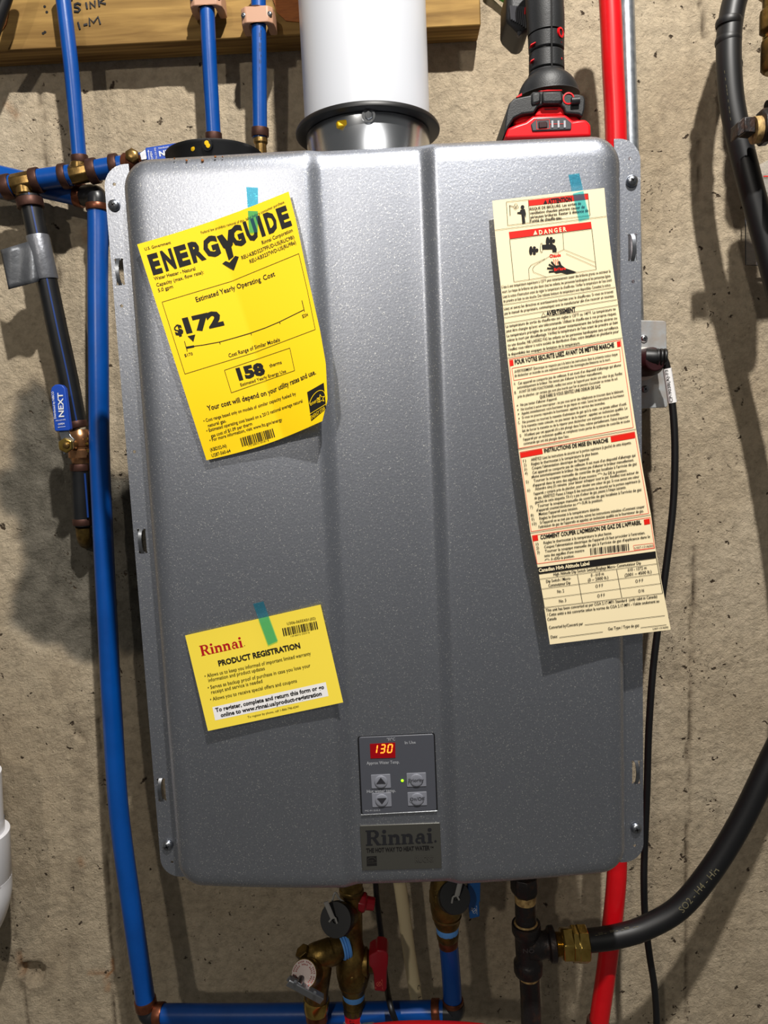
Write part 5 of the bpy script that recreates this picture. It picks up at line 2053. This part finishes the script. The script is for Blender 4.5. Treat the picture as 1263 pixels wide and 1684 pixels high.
MB().lathe([(.0158, -.06), (.0158, .05)], ax0 + np.array([.035, 0, 0.004]), (0, 0, 1), 28).build('tee_body', 'black_iron', pf, bevel=0.002)
br_ = thing('brass_coupling', U(1262, 60, .11), 'brown brass pipe coupling cut by the right edge, near the top', 'pipe fitting')
cb = U(1275, 60, .115)
MB().lathe([(.0105, -.034), (.0135, -.030), (.0135, -.004), (.0112, -.002), (.0112, .003), (.0150, .006), (.0150, .024), (.0125, .027), (.0125, .036), (.0165, .040), (.0165, .060)], cb, (0, 0, 1), 10).build(
    'coupling_body', 'brass_dull', br_, bevel=0.0008)
MB().lathe([(.0112, -.002), (.0118, -.0012), (.0112, 0), (.0118, .001), (.0112, .002)], cb, (0, 0, 1), 24).build('thread', 'brass_bright', br_)
stb = MB().lathe([(.0075, 0), (.0075, .018), (.006, .02)], U(1262, 178, .12), (1, 0, 0.2), 20).build('black_pipe_end', 'black_iron')
tag(stb, 'end of a black iron pipe peeking in right of the hose', 'pipe')
cs = thing('plastic_sleeve', U(1250, 360, .008), 'clear plastic sleeve on the wall behind the hose at the right edge', 'sleeve')
MB().slab([(1225.5, 305), (1250, 270), (1290, 250), (1290, 437), (1226, 436)], .012, .0012).build('sheet', 'clear_sheet', cs)
MB().slab([(1244, 431), (1262, 431), (1262, 436), (1244, 436)], .0135, .001).build('seal_strip', 'white_paper', cs)
MB().slab([(1256, 289), (1292, 288), (1292, 289.6), (1256, 290.6)], .0135, .001).build('red_line', 'red_ink', cs)
MB().tube(path([(1225.5, 305, .0125), (1225.8, 370, .0125), (1226, 436, .0125), (1258, 436.5, .0125), (1290, 437, .0125)]), .0006, 8, smooth=False).build('sheet_edge', 'tool_grey', cs)
#PART5

# ================================================================== UNDER THE HEATER
BASEZ = Z0 - 0.326
hz_ = Z(460, 1430, 6.315)


def HZ(x, y, d=.135):
    return U(*hz_(x, y), d)


PXM = mpp(590, 1550, .135) / 6.315          # metres per crop pixel here


def along_lathe(t, name, m, pts, seg=28, bevel=0.0, dflt=.135):
    """body through crop points (x,y,radius[,depth])"""
    P_ = [HZ(p[0], p[1], p[3] if len(p) > 3 else dflt) for p in pts]
    return MB().tube(P_, [p[2] * PXM for p in pts], seg, 6, smooth=False).build(name, m, t, bevel=bevel)


hot = thing('hot_isolation_valve', HZ(770, 800), 'brass isolation valve with red handles under the heater', 'valve')
along_lathe(hot, 'valve_body', 'brass_dull', [(760, 60, 100), (745, 200, 118), (742, 330, 120), (745, 450, 112), (752, 600, 108), (758, 720, 102), (762, 800, 112), (764, 870, 148), (765, 930, 170), (765, 1020, 176), (763, 1090, 174),
                                              (764, 1150, 160), (765, 1185, 148), (765, 1200, 136), (766, 1260, 126)])
# boss where the red lever sits and the hexagonal shoulder
MB().lathe([(.0155, 0), (.0155, .012), (.012, .014), (.012, .024)], HZ(800, 960), HZ(960, 960) - HZ(800, 960), 24).build('handle_boss', 'brass_dull', hot)
along_lathe(hot, 'thread_seal', 'teflon_blue', [(768, 1258, 112), (768, 1275, 116), (769, 1310, 114), (769, 1330, 108)])
along_lathe(hot, 'union_nut', 'brass_dull', [(768, 1325, 112), (768, 1335, 118), (767, 1400, 116), (766, 1405, 108), (765, 1470, 106)], 12)
along_lathe(hot, 'lit_shoulder_ring', 'brass', [(764, 1168, 150), (764, 1176, 154), (765, 1190, 152), (765, 1198, 142)])  # brighter brass than the body, painting in the rim's highlight
along_lathe(hot, 'hex_shoulder', 'brass_dull', [(765, 985, 170), (765, 1000, 182), (764, 1075, 182), (764, 1092, 170)], 8, 0.001)
along_lathe(hot, 'neck_ring', 'brass_dull', [(745, 185, 118), (745, 200, 128), (744, 235, 128), (744, 250, 118)], 12, 0.001)
# service port with black cap
p0, p1 = HZ(700, 470, .140), HZ(585, 520, .172)
ax_ = p1 - p0
L = np.linalg.norm(ax_)
MB().lathe([(.0125, -.004), (.0150, L * .2), (.0150, L * .75)], p0, ax_, 28).build('service_port', 'brass_dull', hot)
rcap = 164 * PXM
MB().lathe([(rcap * .98, 0), (rcap, .001), (rcap, .0105), (rcap * .97, .012), (rcap * .2, .012), (rcap * .18, .0095), (.0001, .0095)], p1 - ax_ / L * .010, ax_, 40).build('service_cap', 'black_rubber', hot)
cn = p1 + ax_ / L * .0024
for a, b, w in (((478, 335), (548, 500), 24), ((548, 500), (512, 545), 9), ((540, 505), (575, 498), 11), ((575, 498), (596, 560), 9)):
    A_, B_ = HZ(*a, .1765), HZ(*b, .1765)
    MB().tube([A_, B_], w * PXM, 8, squash=(1, 0.35, 1)).build('cap_strap', 'grey_strap', hot)
MB().tube([HZ(545, 330, .160), HZ(575, 240, .158), HZ(620, 300, .158), HZ(690, 360, .158), HZ(740, 440, .155)], 10 * PXM, 8).build('cap_tether', 'grey_strap', hot)
# red cap handle on the upper right
a, b = HZ(800, 330), HZ(985, 360)
d_ = b - a
L = np.linalg.norm(d_)
MB().lathe([(.0072, 0), (.0108, .0012), (.0112, L * .42), (.0098, L * .5), (.0078, L * .55), (.0074, L * .98), (.006, L), (.005, L), (.005, L * .8), (.0001, L * .8)], a, d_, 8, caps=False).build(
    'red_turn_cap', 'red_handle', hot, bevel=0.0012)
# red lever on the lower right
rl_ = MB().slab([hz_(*p) for p in ((925, 905), (960, 880), (1000, 862), (1010, 838), (1075, 842), (1112, 862), (1128, 900), (1124, 990), (1112, 1060), (1112, 1240), (1092, 1275), (985, 1262), (975, 1090), (955, 1030),
                                           (928, 1000))], .152, .024).build('red_lever', 'red_handle', hot, bevel=0.003, bseg=3)
pr = Print(lambda x, y: .152, off=0.0006)
pr.text('-=-==-=', hz_(1078, 1250), hz_(1070, 1140), 3.0, 0.0)
pr.line([hz_(1028 + 24 * math.cos(t), 1190 + 22 * math.sin(t)) for t in np.linspace(0, 6.28, 16)], 0.6)
pr.line([hz_(*p) for p in ((1012, 1205), (1035, 1180), (1045, 1160))], 0.7)
pr.line([hz_(*p) for p in ((1018, 1180), (1040, 1200))], 0.7)
pr.line([hz_(995 + 6 * math.cos(t), 1228 + 6 * math.sin(t)) for t in np.linspace(0, 6.28, 8)], 0.5)
tag(pr.build('lever_print', 'pale_red_ink', rl_), kind='stuff')
# pressure relief valve on the left branch
prv = thing('relief_valve', HZ(330, 1100, .16), 'bronze pressure relief valve with a chrome lever, bottom left of the valves', 'valve')
MB().tube([HZ(636, 806, .1425), HZ(600, 815, .144), HZ(540, 850, .146), HZ(430, 880, .150), HZ(360, 900, .150), HZ(350, 960, .150)],
          [112 * PXM, 118 * PXM, 135 * PXM, 130 * PXM, 122 * PXM, 118 * PXM], 28, 8).build('elbow', 'brass_dull', prv)
a, b = HZ(706, 776, .139), HZ(646, 802, .142)
MB().lathe([(126 * PXM, 0), (130 * PXM, .002), (118 * PXM, .003), (130 * PXM, .0045), (118 * PXM, .006), (130 * PXM, .0075), (122 * PXM, .009)], a, b - a, 32).build('thread_seal', 'teflon_blue', hot)
MB().lathe([(.0088, 0), (.0088, .007)], HZ(262, 880, .152), (-.6, -.2, 1), 6).build('hex_boss', 'brass_dull', prv, bevel=0.001)
MB().tube([HZ(400, 880, .150), HZ(410, 1000, .152), HZ(400, 1140, .152), HZ(390, 1250, .150), HZ(382, 1330, .148), HZ(380, 1370, .147)],
          [110 * PXM, 128 * PXM, 122 * PXM, 116 * PXM, 118 * PXM, 124 * PXM], 28, 6).build('valve_body', 'brass_dull', prv)
f0, f1 = HZ(340, 1060, .155), HZ(252, 1085, .182)
fx = f1 - f0
fl_ = np.linalg.norm(fx)
MB().lathe([(126 * PXM, 0), (135 * PXM, fl_ * .3), (138 * PXM, fl_ * .85), (132 * PXM, fl_ * .95), (126 * PXM, fl_)], f0, fx, 36).build('bonnet', 'brass', prv)
MB().lathe([(124 * PXM, 0), (124 * PXM, .0009), (.0001, .0010)], f1 - fx / fl_ * .0002, fx, 36).build('name_disc', 'disc_print', prv)
mb = MB()
un, vn, wn_ = _basis(fx)
for rr_, n_ in ((.86, 40), (.66, 30)):
    for k in range(n_):
        if (k * 7) % 5 == 0:
            continue
        a0 = 2 * math.pi * k / n_
        c_ = f1 + wn_ * .0010 + (un * math.cos(a0) + vn * math.sin(a0)) * 124 * PXM * rr_
        rad_ = un * math.cos(a0) + vn * math.sin(a0)
        tan_ = -un * math.sin(a0) + vn * math.cos(a0)
        mb.box(c_, (.00075, .00055, .0001), (rad_, tan_, wn_))
tag(mb.build('disc_lettering', 'print_red', prv), kind='stuff')
MB().lathe([(.0036, 0), (.0034, .010)], HZ(225, 1130, .184), (-.2, -1, 0), 16).build('lever_pin', 'chrome', prv)
la, lb = HZ(85, 1150, .194), HZ(440, 1345, .190)
ld = lb - la
ll = np.linalg.norm(ld)
ld /= ll
up_ = np.cross(ld, (0, 1, 0))
up_ /= np.linalg.norm(up_)
if up_[2] < 0:
    up_ = -up_
fw_ = np.cross(ld, up_)
mb = MB()
mb.box((la + lb) / 2 + up_ * .0030, (ll / 2, .0036, .0009), (ld, fw_, up_))
mb.box((la + lb) / 2 + fw_ * .0034 * (1 if fw_[1] < 0 else -1), (ll / 2, .0008, .0036), (ld, fw_, up_))
mb.box((la + lb) / 2 - fw_ * .0034 * (1 if fw_[1] < 0 else -1), (ll / 2, .0008, .0036), (ld, fw_, up_))
mb.build('chrome_lever', 'zinc', prv, bevel=0.0006)
for p in ((165, 1160), (368, 1272)):
    MB().lathe([(.0019, 0), (.0016, .0012)], HZ(p[0], p[1], .200), (0, -1, .4), 12).build('lever_rivet', 'steel', prv)
along_lathe(prv, 'outlet_nut', 'brass_bright', [(384, 1330, 128), (382, 1350, 136), (380, 1420, 134), (380, 1470, 124)], 24, dflt=.147)
along_lathe(prv, 'thread_seal', 'teflon_blue', [(384, 1318, 118), (384, 1334, 120)], dflt=.147)
along_lathe(prv, 'outlet_crimp', 'copper_bright', [(381, 1465, 112), (381, 1475, 116), (388, 1550, 114), (388, 1560, 108)], dflt=.147)
along_lathe(prv, 'outlet_pipe', 'blue_pex', [(388, 1540, 100), (392, 1900, 98)], dflt=.147)
# red stub under the hot valve
rs_ = thing('red_pipe_stub', HZ(765, 1550), 'short red pipe stub below the brass hot valve with a pale clamp ring', 'pipe')
along_lathe(rs_, 'pipe', 'red_pex', [(765, 1440, 100), (762, 1850, 98)])
along_lathe(rs_, 'crimp_ring', 'copper_ring', [(766, 1395, 104), (766, 1475, 104)])
along_lathe(rs_, 'clamp_ring', 'galvanised', [(763, 1548, 108), (763, 1556, 112), (762, 1590, 112), (762, 1600, 106)])
mb = MB()
cyl_text(mb, 'POT', HZ(758, 1562), HZ(757, 1485), 100 * PXM, (0, -1, 0), .0055)
mb.build('black_print', 'black_ink', rs_)
# red hose across the bottom edge
rh_ = thing('red_hose', U(700, 1700, .2), 'bright red hose arching along the bottom edge of the picture', 'hose')
MB().tube(path([(500, 1740, .19), (560, 1715, .20), (640, 1703, .205), (720, 1701, .205), (800, 1707, .20), (860, 1726, .19), (900, 1790, .18)]), .0122, 28, 8).build('hose', 'red_rubber', rh_)
ring(rh_, U(598, 1706, .202), U(616, 1704, .204), .0126, 'galvanised', 'clamp_band')

# ---------------------------------------------------------------- cold side
cz_ = Z(640, 1430, 6.315)


def CZ(x, y, d=.14):
    return U(*cz_(x, y), d)


cold = thing('cold_isolation_valve', CZ(600, 400), 'brass isolation valve with blue handle under the heater', 'valve')


def cz_body(t, name, m, pts, seg=28, d=.14, bevel=0.0):
    return MB().tube([CZ(p[0], p[1], d) for p in pts], [p[2] * PXM for p in pts], seg, smooth=False).build(name, m, t, bevel=bevel)


cz_body(cold, 'valve_body', 'brass_dull', [(595, -40, 130), (592, 120, 150), (590, 170, 164), (592, 330, 164), (594, 420, 160), (597, 470, 146), (600, 490, 134), (602, 540, 134), (604, 585, 116)])
for x in (572, 628, 682):
    MB().lathe([(.0012, 0), (.001, .0012), (.0001, .0014)], CZ(x, 518 - (x - 628) * .1, .1545 - abs(x - 610) * 0.00004), (0, -1, 0.2), 10).build('cast_dot', 'brass_bright', cold)
cz_body(cold, 'thread_seal', 'teflon_blue', [(604, 580, 112), (605, 600, 116), (606, 645, 112), (607, 655, 104)])
cz_body(cold, 'union_nut', 'brass_dull', [(606, 640, 112), (607, 655, 117), (609, 715, 110), (610, 725, 102)], 12)
cz_body(cold, 'lit_shoulder_ring', 'brass', [(598, 468, 150), (598, 478, 153), (600, 490, 148), (600, 498, 138)])  # rim highlight put into the colour as brighter brass
cz_body(cold, 'hex_shoulder', 'brass_dull', [(591, 200, 164), (591, 215, 174), (592, 330, 174), (593, 345, 164)], 8, .14, 0.001)
p0, p1 = CZ(630, 300, .150), CZ(680, 288, .178)
ax_ = p1 - p0
L = np.linalg.norm(ax_)
MB().lathe([(.0135, -.003), (.0152, L * .1), (.0152, L * .8)], p0, ax_, 28).build('service_port', 'brass_dull', cold)
rcap = 152 * PXM
MB().lathe([(rcap * .98, 0), (rcap, .001), (rcap, .0105), (rcap * .97, .012), (rcap * .2, .012), (rcap * .18, .0095), (.0001, .0095)], p1 - ax_ / L * .010, ax_, 40).build('service_cap', 'black_rubber', cold)
for a, b, w in (((742, 120), (705, 270), 24), ((705, 270), (662, 285), 9), ((662, 285), (650, 350), 9), ((705, 275), (728, 318), 9)):
    MB().tube([CZ(*a, .1830), CZ(*b, .1830)], w * PXM, 8, squash=(1, 0.35, 1)).build('cap_strap', 'grey_strap', cold)
bl_ = MB().slab([cz_(*p) for p in ((808, 60), (930, 60), (948, 140), (946, 330), (936, 345), (940, 490), (850, 514), (836, 505), (822, 350), (818, 240))], .150, .020).build('blue_lever', 'blue_handle', cold, bevel=0.003, bseg=3)
pr = Print(lambda x, y: .150, off=0.0006)
pr.text('-=-==-=', cz_(920, 470), cz_(915, 375), 2.4, 0.0)
pr.line([cz_(885 + 18 * math.cos(t), 430 + 26 * math.sin(t)) for t in np.linspace(0, 6.28, 14)], 0.5)
pr.line([cz_(*p) for p in ((870, 445), (900, 415))], 0.7)
pr.line([cz_(*p) for p in ((850, 400), (868, 400), (850, 420), (868, 432))], 0.5)
tag(pr.build('lever_print', 'white_ink', bl_), kind='stuff')
MB().tube([CZ(740, 250, .14), CZ(840, 240, .14)], .0075, 16).build('handle_stem', 'brass_dull', cold)
cr_ = thing('blue_cold_riser', CZ(640, 1050), 'short upright blue pipe between the blue-handled valve and the black elbow', 'pipe')
MB().tube([CZ(614, 740), CZ(640, 1050), CZ(660, 1370, .142)], 97 * PXM, 28).build('pipe', 'blue_pex', cr_)
cz_body(cr_, 'crimp_ring', 'copper_bright', [(610, 705, 98), (611, 715, 104), (615, 785, 100), (616, 795, 96)])
cz_body(cr_, 'crimp_ring', 'copper_bright', [(662, 1345, 104), (662, 1355, 110), (666, 1415, 106), (667, 1425, 100)], d=.142)
# bottom line
bot = thing('blue_bottom_line', U(480, 1664, .12), 'horizontal blue pipe along the bottom between two black elbows', 'pipe')
MB().tube([U(262, 1668, .108), U(420, 1668, .118), U(580, 1666, .13), U(735, 1663, .142)], R34 * 1.03, 28).build('pipe', 'blue_pex', bot)
ring(bot, U(711, 1663, .140), U(724, 1662.5, .141), R34 * 1.16, 'copper_bright')
ring(bot, U(256, 1668, .108), U(269, 1668, .109), R34 * 1.18, 'copper_bright')
elbow(bot, cz_(560, 1475) + (.142,), cz_(680, 1478) + (.143,), cz_(668, 1400) + (.142,), 0.0122)
elbow(bot, (266, 1668, .108), (243, 1670, .106), (241, 1650, .105), 0.0118)
# drain tube and control cable
dr = thing('drain_tube', U(675, 1560, .05), 'pale translucent drain tube slanting down behind the valves', 'tube')
MB().tube(path([(652, 1420, .07), (660, 1470, .068), (672, 1560, .06), (684, 1640, .055), (694, 1720, .05)]), .0078, 24).build('tube', 'tubing', dr)
mb = MB()
cyl_text(mb, 'C   LINE', U(684.5, 1612, .057), U(689, 1655, .054), .0078, (0.35, -1, 0), .0036)
tag(mb.build('black_print', 'black_ink', dr), kind='stuff')
o = MB().tube(path([(617, 1420, .10), (619, 1470, .10), (627, 1540, .10), (633, 1600, .10), (641, 1650, .155), (652, 1684, .16), (668, 1740, .16)]), .0034, 14).build('control_cable', 'black_rubber')
tag(o, 'thin black cable hanging between the red and blue handled valves', 'cable')

# ---------------------------------------------------------------- black iron gas line
gz_ = Z(810, 1430, 6.315)
GD = .14


def GZ(x, y, d=GD):
    return U(*gz_(x, y), d)


gas = thing('gas_tee', GZ(360, 780), 'black iron gas tee and nipple under the right half of the heater', 'pipe fitting')
PG = mpp(868, 1550, GD) / 6.315


def gz_body(t, name, m, pts, seg=32, bevel=0.0):
    return MB().tube([GZ(p[0], p[1]) for p in pts], [p[2] * PG for p in pts], seg, smooth=False).build(name, m, t, bevel=bevel)


gz_body(gas, 'union_cap', 'black_iron', [(335, 60, 140), (335, 100, 150), (336, 190, 150), (337, 225, 138), (338, 262, 108)], 8, 0.0008)
gz_body(gas, 'sealant', 'pipe_dope', [(339, 255, 108), (340, 300, 109), (341, 340, 106)])
gz_body(gas, 'nipple', 'black_iron', [(340, 335, 107), (342, 430, 107), (343, 440, 105), (343, 450, 108), (343, 460, 105), (344, 470, 108), (344, 480, 105), (345, 490, 108), (346, 560, 106)])
gz_body(gas, 'sealant', 'pipe_dope', [(346, 540, 112), (347, 560, 128), (347, 580, 134), (348, 590, 128)])
gz_body(gas, 'tee_body', 'black_iron', [(348, 552, 122), (348.2, 556, 146), (349, 575, 150), (350, 640, 148), (351, 665, 132), (354, 690, 124), (362, 800, 126), (368, 920, 124), (369, 950, 138), (370, 965, 150), (372, 1050, 150), (373, 1072, 140), (374, 1085, 112)])
gz_body(gas, 'sealant', 'pipe_dope', [(376, 1080, 104), (380, 1110, 104), (386, 1165, 98)])
gz_body(gas, 'drop_pipe', 'black_iron', [(382, 1120, 104), (392, 1300, 104), (404, 1640, 106), (412, 1900, 106)])
b0, b1 = GZ(365, 790), GZ(650, 772)
bd_ = b1 - b0
L = np.linalg.norm(bd_)
MB().lathe([(.0155, 0), (.0150, L * .45), (.0138, L * .62), (.0150, L * .72), (.0185, L * .78), (.0190, L * .82), (.0190, L * .97), (.0178, L), (.012, L), (.012, L * .8)], b0, bd_, 36, caps=False).build(
    'side_outlet', 'black_iron', gas)
pr = MB()
co_, fs_ = glyphs('NO', 0.03)
for i in range(1):
    out = []
    for x, y in co_:
        px_ = gz_(312 + x * 78, 868 - y * 62)
        out.append(U(px_[0], px_[1], GD + 0.0170 - abs(x - 0.7) * 0.0008))
    pr.add(out, fs_)
tag(pr.build('cast_lettering', 'iron_letter', gas, smooth=False), kind='stuff')
gn = thing('brass_hose_nut', GZ(830, 775), 'bright brass hose nut joining the black hose to the iron tee', 'pipe fitting')
n0 = GZ(636, 775)
nd = GZ(990, 770) - n0
L = np.linalg.norm(nd)
nd_ = nd / L
k = L / 354.0
pf_ = []
for i in range(6):
    pf_ += [(112 * PG, (4 + i * 13) * k), (118 * PG, (10 + i * 13) * k)]
MB().lathe(pf_, n0, nd, 28).build('thread', 'brass_bright', gn)
MB().lathe([(150 * PG, 74 * k), (172 * PG, 82 * k), (172 * PG, 200 * k), (158 * PG, 208 * k)], n0, nd, 6).build('hex_nut', 'brass_bright', gn, bevel=0.0014)
MB().lathe([(158 * PG, 180 * k), (180 * PG, 186 * k), (180 * PG, 232 * k), (174 * PG, 240 * k), (184 * PG, 248 * k), (184 * PG, 340 * k), (160 * PG, 352 * k)], n0, nd, 8).build('compression_nut', 'brass_bright', gn, bevel=0.0012)

# ---------------------------------------------------------------- white drain fitting at the left edge
pv = thing('white_drain_pipe', U(-30, 1420, .1), 'white plastic drain pipe fitting cut off by the left edge', 'pipe')
pc = U(-42, 1405, .09)
rpv = px_r(-40, 1400, .09, 108)
MB().lathe([(rpv * .86, .040), (rpv * .86, .026), (rpv * 1.0, .026), (rpv * 1.0, -.034), (rpv * .97, -.036)], pc, (0.06, 0, 1), 48, caps=False).build('hub', 'pvc_white', pv)
MB().lathe([(rpv * .84, .10), (rpv * .84, -.01)], pc, (0.06, 0, 1), 48).build('upper_pipe', 'pvc_white', pv)
MB().tube([pc + np.array([0.0, 0, -.030]), pc + np.array([-.003, 0, -.055]), pc + np.array([-.016, 0, -.085]), pc + np.array([-.045, 0, -.112])], [rpv * .96, rpv * .96, rpv * .92, rpv * .9], 40).build('bend', 'pvc_white', pv)
